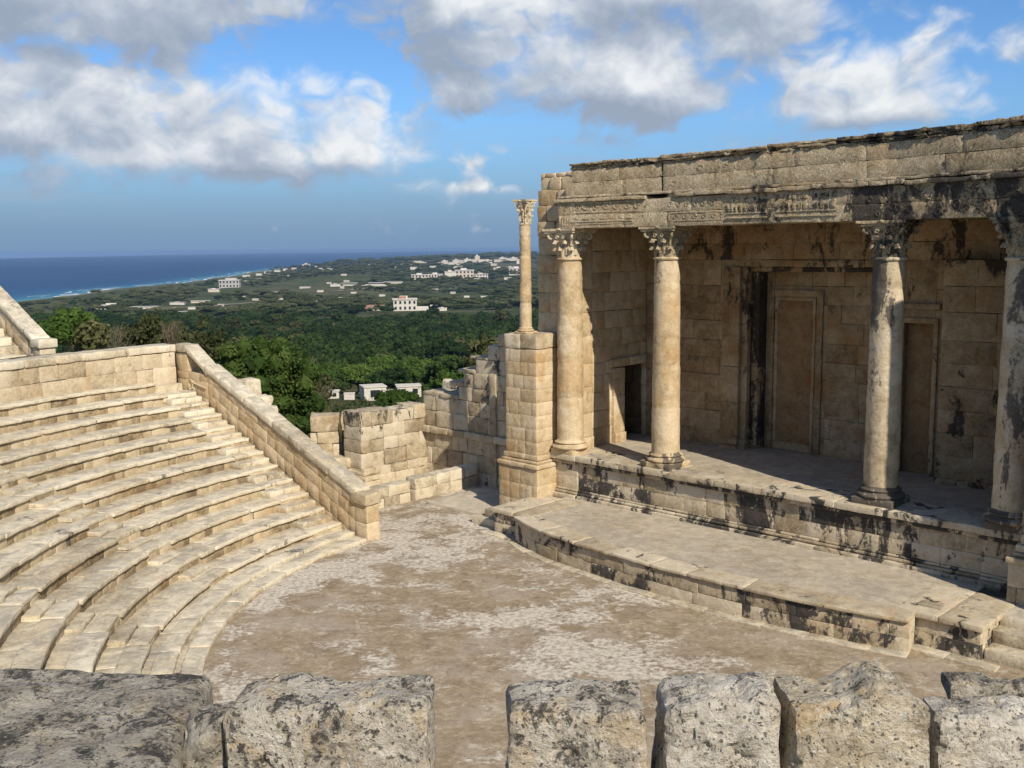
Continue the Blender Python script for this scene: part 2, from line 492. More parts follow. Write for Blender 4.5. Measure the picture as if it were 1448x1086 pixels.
# ------------------------------------------------------------------ sloping parapet beside the stair
pp = thing('parapet_wall', 'long sloping limestone parapet running down beside the end stair of the seats', 'wall', P(-11, 5.65, 1.0))
SL = .372; UP0 = -7.55
def sheared(s, t, z):                  # s along -U from the pillar, t towards the audience
    return P(UP0-s, 5.55+t, z+SL*s)
mb = MB()
wall(mb, sheared, .40, 7.05, 0, .35, [(-1.3, -.55), (-.55, -.12), (-.12, .28), (.28, .60), (.60, .86)], .3, .7, r=.009, seg=.25, amp=.006, stain=.0)
wall(mb, lambda s, t, z: P(UP0-s, 5.55+t, z), 7.05, 8.75, 0, .35, [(1.4, 2.3), (2.3, 2.75), (2.75, 3.2), (3.2, 3.42)], .5, .9, r=.014, seg=.25, amp=.010)
wall(mb, lambda s, t, z: P(UP0-s, 5.55+t, z), 8.1, 8.75, 0, .35, [(3.42, 3.95)], .5, .9, r=.014, seg=.25, amp=.010)
mb.build('parapet_face', WARM, pp)
mb = MB()
wall(mb, sheared, .38, 7.12, -.07, .40, [(.862, 1.05)], .9, 1.6, r=.025, seg=.16, amp=.012)
wall(mb, lambda s, t, z: P(UP0-s, 5.55+t, z+.56*(s-7.1)), 7.0, 8.16, -.06, .39, [(3.43, 3.60)], 1.2, 1.6, r=.03, seg=.14, amp=.014)
wall(mb, lambda s, t, z: P(UP0-s, 5.55+t, z), 8.12, 8.78, -.05, .40, [(3.96, 4.2)], .6, .9, r=.03, seg=.14, amp=.012)
mb.build('coping', SEAT, pp)
mb = MB()
fnp = lambda s, t, z: P(UP0-.0-s, 5.53+t, z)
wall(mb, fnp, -.02, .45, -.0, .38, [(-.05, .42), (.42, .86)], .8, .9, r=.014, seg=.16, amp=.008)
e = mb.build('end_pillar', WARM, pp)
mb = MB(); mb.block(fnp, -.06, .50, -.05, .43, .862, 1.13, r=.025, seg=.12, amp=.012, stain=.15)
mb.build('pillar_cap', LIME, e)
# little scroll carved on the upper end of the parapet
mb = MB(); th = np.linspace(0, 2*np.pi*1.6, 40); rr_ = .15-.065*th/th.max()
pts = P(UP0-7.95+rr_*np.cos(th), 5.92+0*th, 3.05+rr_*1.15*np.sin(th)); mb.tube(pts, .022, 6)
pts = P(UP0-np.linspace(7.8, 7.12, 8), 5.92, 3.13-.10*np.linspace(0, 1, 8)); mb.tube(pts, .028, 6)
mb.build('scroll_carving', WARM, pp)
# tumbled blocks behind the parapet
for i, (s, v, z, L, D, H, lab) in enumerate([(6.35, 5.02, 2.75, .55, .5, .52, 'squared pale block highest behind the sloping parapet'),
                                       (5.75, 4.98, 2.45, .5, .45, .42, 'rounded pale block in the middle behind the sloping parapet'),
                                       (5.3, 5.0, 2.35, .36, .36, .26, 'small rubble lump lowest behind the sloping parapet')]):
    mb = MB(); c = P(UP0-s, v, z)
    mb.block(lambda a, b, q, s=s, v=v: P(UP0-s-a, v+b, q), -L/2, L/2, -D/2, D/2, z-.9, z+H, r=.06+.03*i, seg=.08, amp=.03, freq=4, pit=.05)
    tag(mb.build('stone_block', SEAT, loc=c), lab, 'stone block')

# ------------------------------------------------------------------ upper parapet at the far left
up = thing('parapet_wall', 'short sloping parapet of an upper seat block above the curved wall', 'wall', P(-23.3, 7.4, 3.4))
up.location = [float(q) for q in P(-23.3, 7.4, 3.4)]
def shear2(s, t, z): return P(-22.75-s, 7.0+t, z+.40*s)
mb = MB(); wall(mb, shear2, 0, 5.0, 0, .42, [(2.2, 3.2), (3.2, 3.62), (3.62, 3.98)], .5, .9, r=.014, amp=.01); mb.build('parapet_face', LIME, up)
mb = MB(); wall(mb, shear2, -.05, 5.0, -.08, .5, [(3.982, 4.16)], .9, 1.5, r=.025, seg=.16, amp=.012, stain=.25); mb.build('coping', SEAT, up)
mb = MB(); wall(mb, lambda s, t, z: P(-22.75-s, 7.0+t, z), -.55, .02, -.04, .46, [(2.6, 3.5), (3.5, 3.82)], .9, 1, r=.014, amp=.01)
e = mb.build('end_pillar', LIME, up)
mb = MB(); mb.block(lambda s, t, z: P(-22.75-s, 7.0+t, z), -.62, .06, -.1, .52, 3.822, 4.10, r=.04, seg=.12, amp=.015); mb.build('pillar_cap', SEAT, e)
us = thing('seating_bank', 'small group of upper seat steps beside the upper parapet', 'theatre seating', P(-24, 8.5, 3.0))
for i in range(5):
    mb = MB(); wall(mb, lambda s, t, z: P(-23.2-s, 7.5+t, z), .0+.6*i, 3.6, 0, 1.6, [(3.0+.26*i-.26, 3.55+.26*i)], .7, 1.2, r=.02, amp=.012)
    mb.build('seat_row', SEAT, us)
mb = MB(); mb.block(lambda s, t, z: P(-22.1-s, 7.5+t, z), -.7, -.2, -.2, .3, 3.0, 3.62, r=.05, seg=.1, amp=.03)
tag(mb.build('stone_block', SEAT, loc=P(-21.7, 7.5, 3.0)), 'low loose block on the terrace beside the upper parapet pillar', 'stone block')
# ------------------------------------------------------------------ low curved platform in front of the stage
ZP, ZF = .62, 1.70
lp = thing('stage_platform', 'low curved stone platform with black stained front before the tall stage', 'platform', P(.3, 3.4, 0))
UL, UR = -4.95, 4.64
_fu = np.linspace(-5.2, 4.8, 201)
_fv = np.interp(_fu, [-5.2, -4.95, -4.3, -3.66, -2.35, -1.12, -.1, 1.08, 2.3, 3.63, 4.66, 5.0], [3.52, 3.62, 3.90, 4.11, 4.31, 4.42, 4.46, 4.46, 4.40, 4.24, 4.01, 3.93])
_fv = np.convolve(np.pad(_fv, 8, 'edge'), np.hanning(19)[1:-1]/np.hanning(19).sum(), 'valid')
def vfront(u):                     # curved front edge
    return np.interp(u, _fu, _fv)
# arc-length parametrisation
uu = np.linspace(UL, UR, 400); vv = vfront(uu)
ss = np.concatenate([[0], np.cumsum(np.hypot(np.diff(uu), np.diff(vv)))]); LP = ss[-1]
tu = np.gradient(uu, ss); tv = np.gradient(vv, ss)
def platfn(s, t, z):
    u = np.interp(s, ss, uu); v = np.interp(s, ss, vv); du = np.interp(s, ss, tu); dv = np.interp(s, ss, tv)
    return P(u-dv*t, v+du*t, z)
def pstain(lo, hi):
    def f(s, t, z):
        return np.clip(lo+(hi-lo)*(fbm(np.stack([s*.9, z*1.2, s*0+3], -1), 3, 21)*.9+.5), 0, 1)
    return f
_run = [0, .5]
def blotch(lo, hi):                # black crust grows on runs of neighbouring blocks and spares others
    def f(s, t, z):
        _run[0] -= 1
        if _run[0] <= 0: _run[0] = R.choice((1, 1, 2, 3)); _run[1] = R.choice((0, .1, .25, .75, 1.0, .9, .5))
        return lo+(hi-lo)*_run[1]+.18*fbm(np.stack([s*1.3, z*2.0, s*0+3], -1), 3, 21)
    return f
mb = MB(); wall(mb, platfn, 0, LP, -.45, -.055, [(-.05, .27), (.272, .545)], .55, 1.2, r=.008, seg=.16, amp=.006, stain=blotch(.08, .56))
fw = mb.build('platform_front', STAINED, lp)
mb = MB(); wall(mb, platfn, 0, LP, -.6, .0, [(.547, .62)], .8, 1.6, r=.018, seg=.12, amp=.008, stain=.12)
mb.build('platform_coping', STAINED, lp)
mb = MB(); wall(mb, platfn, -.1, LP+.2, -.1, .15, [(-.05, .026)], .8, 1.5, r=.012, seg=.25, amp=.008, stain=.1, tint=lambda m, z: R.uniform(.1, .6))
mb.build('kerb', SEAT, lp)
mb = MB()
A_, B_ = np.meshgrid(np.linspace(UL-.3, UR+.3, 90), np.linspace(0, 1, 30), indexing='ij')
B_ = 1.15+B_*(vfront(np.clip(A_, UL, UR))-.5-1.15)
I_ = np.arange(A_.size).reshape(A_.shape)
F = np.stack([I_[:-1, :-1].ravel(), I_[:-1, 1:].ravel(), I_[1:, 1:].ravel(), I_[1:, :-1].ravel()], 1)
mb.add(P(A_, B_, .614+.004*fbm(np.stack([A_, B_, A_*0], -1)*1.5, 3)).reshape(-1, 3), F, .5, .15)
PLATTOP = stone('platform_paving', (.54, .47, .35), (.38, .32, .23), (.20, .16, .108), black=.55, black_thr=.80, black_scale=2.4, grey_top=.6, bump=.028, orange=.2, topcol=(.30, .265, .21), white=.5, speck=.6, fine=1.5)
mb.build('platform_floor', PLATTOP, lp)
# square end blocks
for (u0, u1, v0, v1, st) in ((-5.92, -4.6, 1.6, 3.42, .3), (4.2, 5.62, 1.9, 3.58, .3)):
    mb = MB(); fb = frameUV
    wall(mb, fb, u0+.08, u1, v0, v1-.08, [(-.05, .27), (.272, .52)], .45, .8, r=.010, seg=.16, amp=.006, stain=blotch(.05, .5))
    wall(mb, fb, u0, u1+.06, v0-.02, v1, [(.522, .632)], .5, .9, r=.018, seg=.12, amp=.008, stain=.15)
    mb.build('end_block', STAINED, lp)
for q in ((-6.1, -4.9, 3.36, 3.62), (4.55, 5.95, 3.5, 3.78)):
    mb = MB(); wall(mb, frameUV, *q, [(-.05, .04)], .6, 1.0, r=.012, amp=.006); mb.build('kerb', SEAT, lp)
# a lifted paving stone near the right-hand end
mb = MB(); mb.block(frameUV, 4.45, 4.85, 3.0, 3.25, .59, .66, r=.015, seg=.1, amp=.012); mb.build('loose_slab', PLATTOP, lp)

rs = thing('stone_steps', 'pale steps at the right-hand end of the low curved platform', 'steps', P(6.6, 2.9, 0))
for i in range(3):
    mb = MB(); wall(mb, frameUV, 5.63, 8.2, 1.95, 3.36-.34*i, [(.207*i-.02, .207*(i+1)-.002)], .9, 1.6, r=.02, seg=.16, amp=.01)
    mb.build('step', SEAT, rs)
ls = thing('stone_steps', 'two short steps in shade at the left end of the low curved platform', 'steps', P(-6.6, 2.7, 0))
for i in range(2):
    mb = MB(); wall(mb, frameUV, -6.9+.36*i, -6.02, 1.95, 3.1-.1*i, [(.2*i-.02, .2*(i+1)-.002)], .9, 1.3, r=.02, seg=.14, amp=.01)
    mb.build('step', SEAT, ls)

# ------------------------------------------------------------------ the stage building
sb = thing('stage_building', 'tall roofed stage building with columns, carved entablature and dark recessed wall', 'ruined building', P(0, 0, 0))
# -- podium
pod = MB(); cope = MB(); base = MB()
def podv(u): return 1.25
segs = [(-6.05, -4.95, 1.275), (-4.95, 4.80, 1.25), (4.80, 6.3, 1.28)]
for u0, u1, v1 in segs:
    st = blotch(.16, .56) if u1 > -4 else pstain(.0, .45)
    wall(pod, frameUV, u0, u1, v1-.9, v1, [(.82, 1.14), (1.14, 1.46)], .45, 1.0, r=.006, seg=.14, amp=.006, jit=.002, stain=st)
    wall(cope, frameUV, u0-.02, u1+.02, v1-.9, v1+.15, [(1.56, 1.702)], .9, 1.7, r=.016, seg=.14, amp=.007, stain=.2 if u1 > -4 else .05)
    wall(cope, frameUV, u0, u1, v1-.8, v1+.08, [(1.462, 1.558)], .9, 1.7, r=.02, seg=.2, amp=.005, stain=.5 if u1 > -4 else .15)
    wall(base, frameUV, u0, u1, v1-.8, v1+.13, [(.56, .69)], .9, 1.7, r=.012, seg=.2, amp=.006, stain=.42 if u1 > -4 else .1)
    wall(base, frameUV, u0, u1, v1-.8, v1+.07, [(.692, .762)], .9, 1.7, r=.028, seg=.2, amp=.005, stain=.40 if u1 > -4 else .1)
    wall(base, frameUV, u0, u1, v1-.8, v1+.03, [(.764, .818)], .9, 1.7, r=.018, seg=.2, amp=.004, stain=.40 if u1 > -4 else .1)
pod_o = pod.build('podium', STAINED, sb); cope.build('podium_coping', STAINED, pod_o); base.build('base_moulding', STAINED, pod_o)
# -- stage floor
mb = MB()
V, F, s = grid_uv(-5.9, 6.5, -3.0, 1.2, .15, lambda a, b: 1.690+.005*fbm(np.stack([a, b, a*0], -1)*1.2, 3), lambda a, b: .12+0*a)
mb.add(V, F, .5, s)
for i in range(11):
    u0 = -5.4+i*1.0
    mb.block(frameUV, u0+.01, u0+.99, .7, 1.2, 1.60, 1.699, r=.012, seg=.2, amp=.006, stain=.1)
mb.build('stage_floor', PLATTOP, sb)

# -- columns
def leaf(mb, ang, z0, z1, r0, r1, wdt, curl, c, stain=0., n=7):
    """one acanthus leaf leaning against the bell, tip curling out and down"""
    rows = []
    for i in range(n):
        q = i/(n-1)
        if q < .75: rr = r0+(r1-r0)*q**2; zz = z0+(z1-z0)*q/.75
        else:
            k = (q-.75)/.25; rr = r0+(r1-r0)*q**2+curl*math.sin(k*1.9); zz = z1+.02*math.sin(k*3.1)-curl*.75*k**2
        ww = wdt*(1-.35*q)*(1.0 if i % 2 else .86)
        for j, (a, lift) in enumerate(((-1, -.012), (-.5, .012), (0, .03), (.5, .012), (1, -.012))):
            rw = rr+lift; off = a*ww/2
            x = rw; y = off
            rows.append((x, y, zz-.02*abs(a)*q))
    V = np.array(rows); inner = V-np.array([.035, 0, .0])
    V = np.concatenate([V, inner])
    ca, sa = math.cos(ang), math.sin(ang)
    W = np.stack([V[:, 0]*ca-V[:, 1]*sa, V[:, 0]*sa+V[:, 1]*ca, V[:, 2]], 1)+np.array(c)
    F = []; m = n*5
    for i in range(n-1):
        for j in range(4):
            a = i*5+j; F.append((a, a+1, a+6, a+5)); F.append((m+a, m+a+5, m+a+6, m+a+1))
        F.append((i*5, i*5+5, m+i*5+5, m+i*5)); F.append((i*5+4, m+i*5+4, m+i*5+9, i*5+9))
    t = (n-1)*5
    F += [(t+j, t+j+1, m+t+j+1, m+t+j) for j in range(4)]
    mb.add(W, F, R.uniform(.3, .8), stain)
ROT = math.atan2(DU[1], DU[0])
def rot_pts(p, ang, c):
    ca, sa = math.cos(ang), math.sin(ang); p = np.asarray(p, float)
    return np.stack([p[:, 0]*ca-p[:, 1]*sa, p[:, 0]*sa+p[:, 1]*ca, p[:, 2]], 1)+np.array(c)
def make_column(u, v, z0, H, rad_, label, stain_fn, mat, matcap, plinth, parent=None, root=None, name='column', amp=.008, cap_st=.2, basest=.4, caph=None):
    c = P(u, v, 0); c = np.array([float(c[0]), float(c[1]), 0])
    if root is None:
        root = bpy.data.objects.new(name, None); COL.objects.link(root); root.parent = parent
        root.location = [float(q) for q in (c[0]-parent.location[0], c[1]-parent.location[1], z0-parent.location[2])]
        if label: root['label'] = label
    k = rad_/.33
    # base
    mb = MB()
    lf = lambda s, t, z: P(u+s, v+t, z)
    bh = .32*k
    mb.block(lf, -plinth/2, plinth/2, -plinth/2, plinth/2, z0-.005, z0+.13*k, r=.015, seg=.1, amp=.010, stain=basest)
    prof = [(plinth/2*.98*.98, z0+.125*k)]
    for q in np.linspace(-1, 1, 9): prof.append((rad_*1.22+.06*k*math.sqrt(max(0, 1-q*q)), z0+.13*k+(q+1)*.045*k))
    prof += [(rad_*1.16, z0+.235*k), (rad_*1.13, z0+.255*k)]
    for q in np.linspace(-1, 1, 7): prof.append((rad_*1.1+.035*k*math.sqrt(max(0, 1-q*q)), z0+.265*k+(q+1)*.022*k))
    prof += [(rad_*1.04, z0+.325*k), (rad_*1.0, z0+.36*k)]
    prof[0] = (rad_*1.2, z0+.125*k)
    mb.lathe(prof, (c[0], c[1], 0), 36, amp*.6, 5, stain=basest)
    mb.build('base', mat, root)
    # shaft
    ch = caph or .75*k
    zs, ze = z0+.34*k, z0+H-ch
    zz = np.linspace(zs, ze, 110); q = (zz-zs)/(ze-zs)
    rr = rad_*(1-.12*q**1.6)
    joints = [zs+(ze-zs)*f for f in (.24, .46, .70, .88)]
    tints = np.zeros(len(zz)); dt = [R.uniform(.25, .85) for _ in range(6)]
    for i, z in enumerate(zz):
        tints[i] = dt[sum(z > j for j in joints)]
        for j in joints:
            rr[i] -= .010*math.exp(-((z-j)/.03)**2)
    prof = list(zip(rr, zz))
    prof += [(rr[-1]+.035*k, ze+.0), (rr[-1]+.045*k, ze+.03*k), (rr[-1]+.03*k, ze+.055*k), (rr[-1]-.01, ze+.06*k)]
    tints = np.concatenate([tints, [.6]*4])
    mb = MB(); mb.lathe(prof, (c[0], c[1], 0), 64, amp, 5.0, stain=stain_fn, rowtint=tints)
    mb.build('shaft', mat, root)
    # capital
    mb = MB(); zc = ze+.05*k; hc = z0+H-zc; rt = rad_*.86
    bell = [(rt*.98, zc-.01)]
    for q in np.linspace(0, 1, 10): bell.append((rt*(.95+.42*q**2.4), zc+hc*.84*q))
    bell.append((rt*1.3, zc+hc*.86))
    mb.lathe(bell, (c[0], c[1], 0), 28, .006, 6, stain=cap_st)
    # abacus with hollow sides
    ring = []; half = rt*1.62
    for side in range(4):
        for q in np.linspace(-1, 1, 7)[:-1]:
            d_ = half*(1-.16*(1-q*q)); ring.append((d_, q*half*.98) if True else None)
            x, y = ring.pop(); a = ROT+side*math.pi/2
            ring.append((x*math.cos(a)-y*math.sin(a), x*math.sin(a)+y*math.cos(a)))
    ring = np.array(ring)
    mb.poly_prism(ring*.97+c[:2], zc+hc*.85, zc+hc*.92, .6, cap_st)
    mb.poly_prism(ring*1.05+c[:2], zc+hc*.922, zc+hc*1.0, .5, cap_st)
    cc = (c[0], c[1], 0)
    for i in range(8):
        if R.random() < .9: leaf(mb, ROT+i*math.pi/4, zc+.01, zc+hc*.36, rt*.98, rt*1.16, rt*.70, .085*k, cc, cap_st)
    for i in range(8):
        if R.random() < .85: leaf(mb, ROT+(i+.5)*math.pi/4, zc+hc*.1, zc+hc*.60, rt*.99, rt*1.26, rt*.62, .095*k, cc, cap_st)
    # corner volutes and centre flowers
    for i in range(4):
        a = ROT+(i+.5)*math.pi/2
        th = np.linspace(0, 2*np.pi*1.35, 26); rs_ = .082*k*(1-.62*th/th.max())
        px = rt*1.74-.03*k+rs_*np.cos(th+2.6); pz = zc+hc*.755+rs_*np.sin(th+2.6)
        stem = [(rt*1.08, 0, zc+hc*.42), (rt*1.22, 0, zc+hc*.60), (rt*1.45, 0, zc+hc*.76)]
        pts = np.array(stem+[(x, 0, z) for x, z in zip(px, pz)])
        mb.tube(rot_pts(pts, a, cc), .033*k, 7, .6, cap_st)
        a = ROT+i*math.pi/2
        fl = [(rt*1.30+.05*math.cos(t), .05*k*math.sin(t*1.0), zc+hc*.92+.045*k*math.cos(t)) for t in np.linspace(0, 6.28, 9)]
        mb.tube(rot_pts(np.array(fl), a, cc), .03*k, 6, .6, cap_st)
        for sgn in (-1, 1):
            th2 = np.linspace(0, 2*np.pi, 14); r2 = .045*k*(1-.6*th2/th2.max())
            pts = np.stack([rt*1.28+0*th2, sgn*(.10*k)+r2*np.cos(th2), zc+hc*.70+r2*np.sin(th2)], 1)
            mb.tube(rot_pts(pts, a, cc), .022*k, 6, .6, cap_st)
    mb.build('capital', matcap, root)
    return root
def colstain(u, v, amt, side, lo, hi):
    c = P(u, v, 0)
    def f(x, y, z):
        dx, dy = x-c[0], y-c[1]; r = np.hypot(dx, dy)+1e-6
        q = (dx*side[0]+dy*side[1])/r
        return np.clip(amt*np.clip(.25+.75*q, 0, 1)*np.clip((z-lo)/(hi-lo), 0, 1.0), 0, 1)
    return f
left = (-.98, -.2)
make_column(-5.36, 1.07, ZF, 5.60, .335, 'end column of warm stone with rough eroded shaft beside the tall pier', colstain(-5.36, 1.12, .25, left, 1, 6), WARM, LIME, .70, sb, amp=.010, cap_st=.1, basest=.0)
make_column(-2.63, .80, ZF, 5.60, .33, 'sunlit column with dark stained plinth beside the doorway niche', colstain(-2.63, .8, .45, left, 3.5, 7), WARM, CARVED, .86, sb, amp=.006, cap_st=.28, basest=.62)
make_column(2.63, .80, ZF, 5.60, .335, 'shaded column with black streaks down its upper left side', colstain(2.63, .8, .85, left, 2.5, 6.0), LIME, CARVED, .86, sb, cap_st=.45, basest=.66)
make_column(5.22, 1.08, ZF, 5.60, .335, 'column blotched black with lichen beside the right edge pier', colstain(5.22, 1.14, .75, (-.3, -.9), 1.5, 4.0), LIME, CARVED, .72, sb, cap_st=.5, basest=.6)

# -- entablature: it follows the columns, stepping back over the middle bay
plan = [(-6.0, 1.52), (-5.3, 1.49), (-2.75, 1.16), (2.75, 1.16), (5.2, 1.50), (6.7, 1.56)]
pu = np.array([q[0] for q in plan]); pv = np.array([q[1] for q in plan])
def ent(s, t, z):                       # s is U, t outward from the frieze face
    s = np.asarray(s, float); z = np.asarray(z, float)
    return P(s, np.interp(s, pu, pv)+t, z+np.clip((z-7.5)/1.4, 0, 1)*(.015+.0135*s))
def estain(s, t, z):
    return np.clip(.04+.42*np.clip((s-1.6)/.9, 0, 1)+.3*np.exp(-((s-2.3)**2)/.15)+.25*np.exp(-((s+.2)**2)/.6)*(z < 7.75)+.2*np.clip((s+2)/4, 0, 1), 0, 1)
def estain_hi(s, t, z): return np.clip(.02+.28*np.clip((s-2.2)/2.5, 0, 1), 0, 1)
arch = MB()
broken = lambda a, b: abs((a+b)/2+2.45) < .3
wall(arch, ent, -5.36, 6.7, -1.0, 0, [(7.30, 7.62), (7.622, 7.94)], 1.0, 2.0, r=.006, seg=.12, amp=.008, jit=.002, stain=estain)
mb = MB()
wall(mb, ent, -5.46, -2.95, -1.0, .075, [(7.942, 8.03)], .8, 1.4, r=.015, seg=.1, amp=.014, freq=6, stain=.1, jit=.006)
wall(mb, ent, -5.40, -2.3, -1.0, .03, [(8.032, 8.09)], .8, 1.4, r=.012, seg=.1, amp=.010, freq=6, stain=.1)
wall(mb, ent, -2.2, 6.7, -1.0, .075, [(7.942, 8.03)], .5, 1.3, r=.015, seg=.1, amp=.016, freq=6, stain=lambda s, t, z: np.clip(.30+.35*np.clip((s-2)/2, 0, 1), 0, 1), jit=.01)
wall(mb, ent, -2.25, 6.7, -1.0, .03, [(8.032, 8.09)], .8, 1.4, r=.012, seg=.1, amp=.010, freq=6, stain=.35)
ledge = mb
fr = MB()
wall(fr, ent, -5.22, -2.62, -1.0, -.08, [(8.09, 8.42)], 1.0, 2.0, r=.005, seg=.13, amp=.008, jit=.0015, stain=estain_hi)
wall(fr, ent, -5.02, -2.62, -1.0, -.08, [(8.422, 8.73)], 1.0, 2.0, r=.005, seg=.13, amp=.008, jit=.0015, stain=estain_hi)
wall(fr, ent, -2.56, 6.7, -1.0, -.07, [(8.09, 8.42), (8.422, 8.73)], 1.2, 2.4, r=.005, seg=.13, amp=.008, jit=.0015, stain=estain_hi)
cn = MB()
x = -5.06
while x < 6.6:
    L = R.uniform(.35, 1.1); e = min(x+L, 6.7)
    for (z0, z1, off) in ((8.732, 8.775, -.06), (8.777, 8.83, -.03), (8.832, 8.90, .0)):
        brk = R.uniform(-.10, .03) if R.random() < .45 else R.uniform(-.01, .01)
        cn.block(ent, x+.003, e-.003, -1.0, off+brk, z0, z1+R.uniform(-.02, .012)*(z0 > 8.83), r=.014, seg=.07, amp=.020, freq=7, stain=.25 if x < 1.5 else .55, pit=.03)
    x = e
cn.build('cornice', CARVED, sb)
# relief carving on the lower band
rl = arch
def bar(s0, s1, z0, z1, d_=.011, st=0.0):
    rl.block(ent, s0, s1, -.03, d_, z0, z1, r=.006, seg=.12, amp=.004, jit=.001, stain=st)
def frame(s0, s1, z0, z1, st=0.0):
    bar(s0, s1, z0, z0+.03, st=st); bar(s0, s1, z1-.03, z1, st=st); bar(s0, s0+.03, z0+.03, z1-.03, st=st); bar(s1-.03, s1, z0+.03, z1-.03, st=st)
def scroll(s, z, r, st=0.0, turn=1, wd=.011):
    th = np.linspace(0, 2*np.pi*1.3, 22); q = r*(1-.65*th/th.max())
    pts = ent(s+turn*q*np.cos(th), .0*th+.006, z+q*np.sin(th)); rl.tube(pts, wd, 6, .6, st)
frame(-5.30, -3.05, 7.66, 7.92)
for i in range(8): scroll(-5.15+i*.28, 7.79, .075+.015*R.random(), 0, 1 if i % 2 else -1)
for i in range(7): bar(-4.9+i*.24, -4.9+i*.24+R.uniform(.1, .2), 7.50+.0*i, 7.54, .014)
bar(-5.0, -3.3, 7.44, 7.465, .02); bar(-5.0, -3.3, 7.38, 7.40, .016)
for i in range(5): bar(-5.33+.07*i, -5.30+.07*i, 7.36, 7.58, .012)
frame(-2.35, -.95, 7.40, 7.60, .2)
for i in range(5): scroll(-2.15+i*.25, 7.5, .06, .2, 1)
for i in range(6): scroll(-2.3+i*.22, 7.78, .07, .25, -1 if i % 2 else 1)
for s0, s1, k in ((-.85, .15, 9), (.35, 1.7, 11)):
    bar(s0, s1, 7.42, 7.445, .03, .3); bar(s0, s1, 7.52, 7.54, .02, .3)
    for i in range(k):
        a = s0+(s1-s0)*i/k; bar(a, a+R.uniform(.04, .09), 7.58, 7.58+R.uniform(.05, .16), .022, .55); 
        if R.random() < .6: bar(a, a+R.uniform(.04, .09), 7.78, 7.78+R.uniform(.04, .1), .02, .6)
for i in range(26):
    s = 1.9+R.uniform(0, 3.6); scroll(s, R.uniform(7.40, 7.86), R.uniform(.04, .09), .75, R.choice((-1, 1)))
ao = arch.build('architrave', CARVED, sb)
wall(ledge, ent, -2.4, -2.15, -1.0, -.02, [(7.942, 8.09)], .3, .4, r=.015, seg=.1, amp=.014, stain=.1)
ledge.build('ledge_moulding', CARVED, ao)
# faint garlands on the frieze above
gl = fr
for i in range(24):
    s = -4.9+i*.33+R.uniform(-.05, .05)
    if s > 2.2: break
    th = np.linspace(0, 2*np.pi*R.uniform(.6, 1.2), 16); q = R.uniform(.04, .10)*(1-.7*th/7)
    off = -.084 if s < -2.6 else -.074
    gl.tube(ent(s+q*np.cos(th), off+0*th, R.uniform(8.2, 8.6)+q*np.sin(th)*.8), .010, 5, .55, .0)
fr.block(ent, -2.64, -2.54, -1.0, -.3, 8.09, 8.73, r=.01, seg=.2)
fr.build('frieze', CARVED, sb)

# -- roof slab behind the entablature
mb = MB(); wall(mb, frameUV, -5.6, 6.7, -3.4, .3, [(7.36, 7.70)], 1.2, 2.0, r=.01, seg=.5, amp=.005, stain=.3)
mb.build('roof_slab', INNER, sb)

NICHE_SHADE = stone('niche_shade_stone', (.17, .115, .06), (.11, .07, .035), (.055, .034, .017), black=.8, black_thr=.75, grey_top=.1, bump=.03, orange=.4, tvar=.15)  # doorway gloom painted into the stone colour, darker than the wall around it
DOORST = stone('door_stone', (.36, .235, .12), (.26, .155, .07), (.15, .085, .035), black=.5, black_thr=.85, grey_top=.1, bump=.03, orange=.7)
# -- back wall: side parts, dark central recess with a blocked door, side door, projecting right part
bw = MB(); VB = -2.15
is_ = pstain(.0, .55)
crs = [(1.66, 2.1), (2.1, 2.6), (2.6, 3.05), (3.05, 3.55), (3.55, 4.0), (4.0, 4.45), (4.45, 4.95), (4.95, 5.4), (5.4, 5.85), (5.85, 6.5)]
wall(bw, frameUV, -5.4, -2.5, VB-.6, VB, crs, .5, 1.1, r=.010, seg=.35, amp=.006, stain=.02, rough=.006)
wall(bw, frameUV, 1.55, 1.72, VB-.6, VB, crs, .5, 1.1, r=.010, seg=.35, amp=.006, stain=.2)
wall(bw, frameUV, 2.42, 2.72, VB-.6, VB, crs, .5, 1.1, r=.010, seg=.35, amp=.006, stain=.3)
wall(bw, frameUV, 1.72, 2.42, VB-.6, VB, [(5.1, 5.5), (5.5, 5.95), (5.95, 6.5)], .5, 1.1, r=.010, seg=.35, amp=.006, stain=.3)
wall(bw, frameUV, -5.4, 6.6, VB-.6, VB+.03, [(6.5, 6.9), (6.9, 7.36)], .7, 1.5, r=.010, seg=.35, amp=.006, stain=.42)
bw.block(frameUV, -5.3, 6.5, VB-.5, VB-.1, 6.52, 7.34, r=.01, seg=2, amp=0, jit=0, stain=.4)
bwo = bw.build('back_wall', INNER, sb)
# recess
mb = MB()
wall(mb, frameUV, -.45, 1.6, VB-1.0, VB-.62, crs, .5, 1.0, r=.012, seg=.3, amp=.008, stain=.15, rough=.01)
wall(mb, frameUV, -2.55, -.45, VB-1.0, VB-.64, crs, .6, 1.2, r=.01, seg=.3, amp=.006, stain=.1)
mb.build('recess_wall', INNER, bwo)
mb = MB()
for u0, u1, z0, z1, t in ((-2.05, -1.88, 1.7, 5.75, .05), (-.72, -.55, 1.7, 5.75, .05), (-1.878, -.722, 5.58, 5.75, .05), (-1.86, -1.78, 1.9, 5.56, .025), (-.83, -.75, 1.9, 5.56, .025), (-1.778, -.832, 5.48, 5.56, .025), (-1.86, -.75, 1.7, 1.898, .06)):
    mb.block(frameUV, u0, u1, VB-.66, VB-.64+t, z0, z1, r=.014, seg=.15, amp=.010, jit=.004, stain=.15)
mb.build('door_frame', INNER, bwo)
mb = MB(); mb.block(frameUV, -1.775, -.835, VB-.70, VB-.625, 1.9, 5.475, r=.008, seg=.3, amp=.004, stain=.0, tint=.5); mb.build('blocked_door', DOORST, bwo)
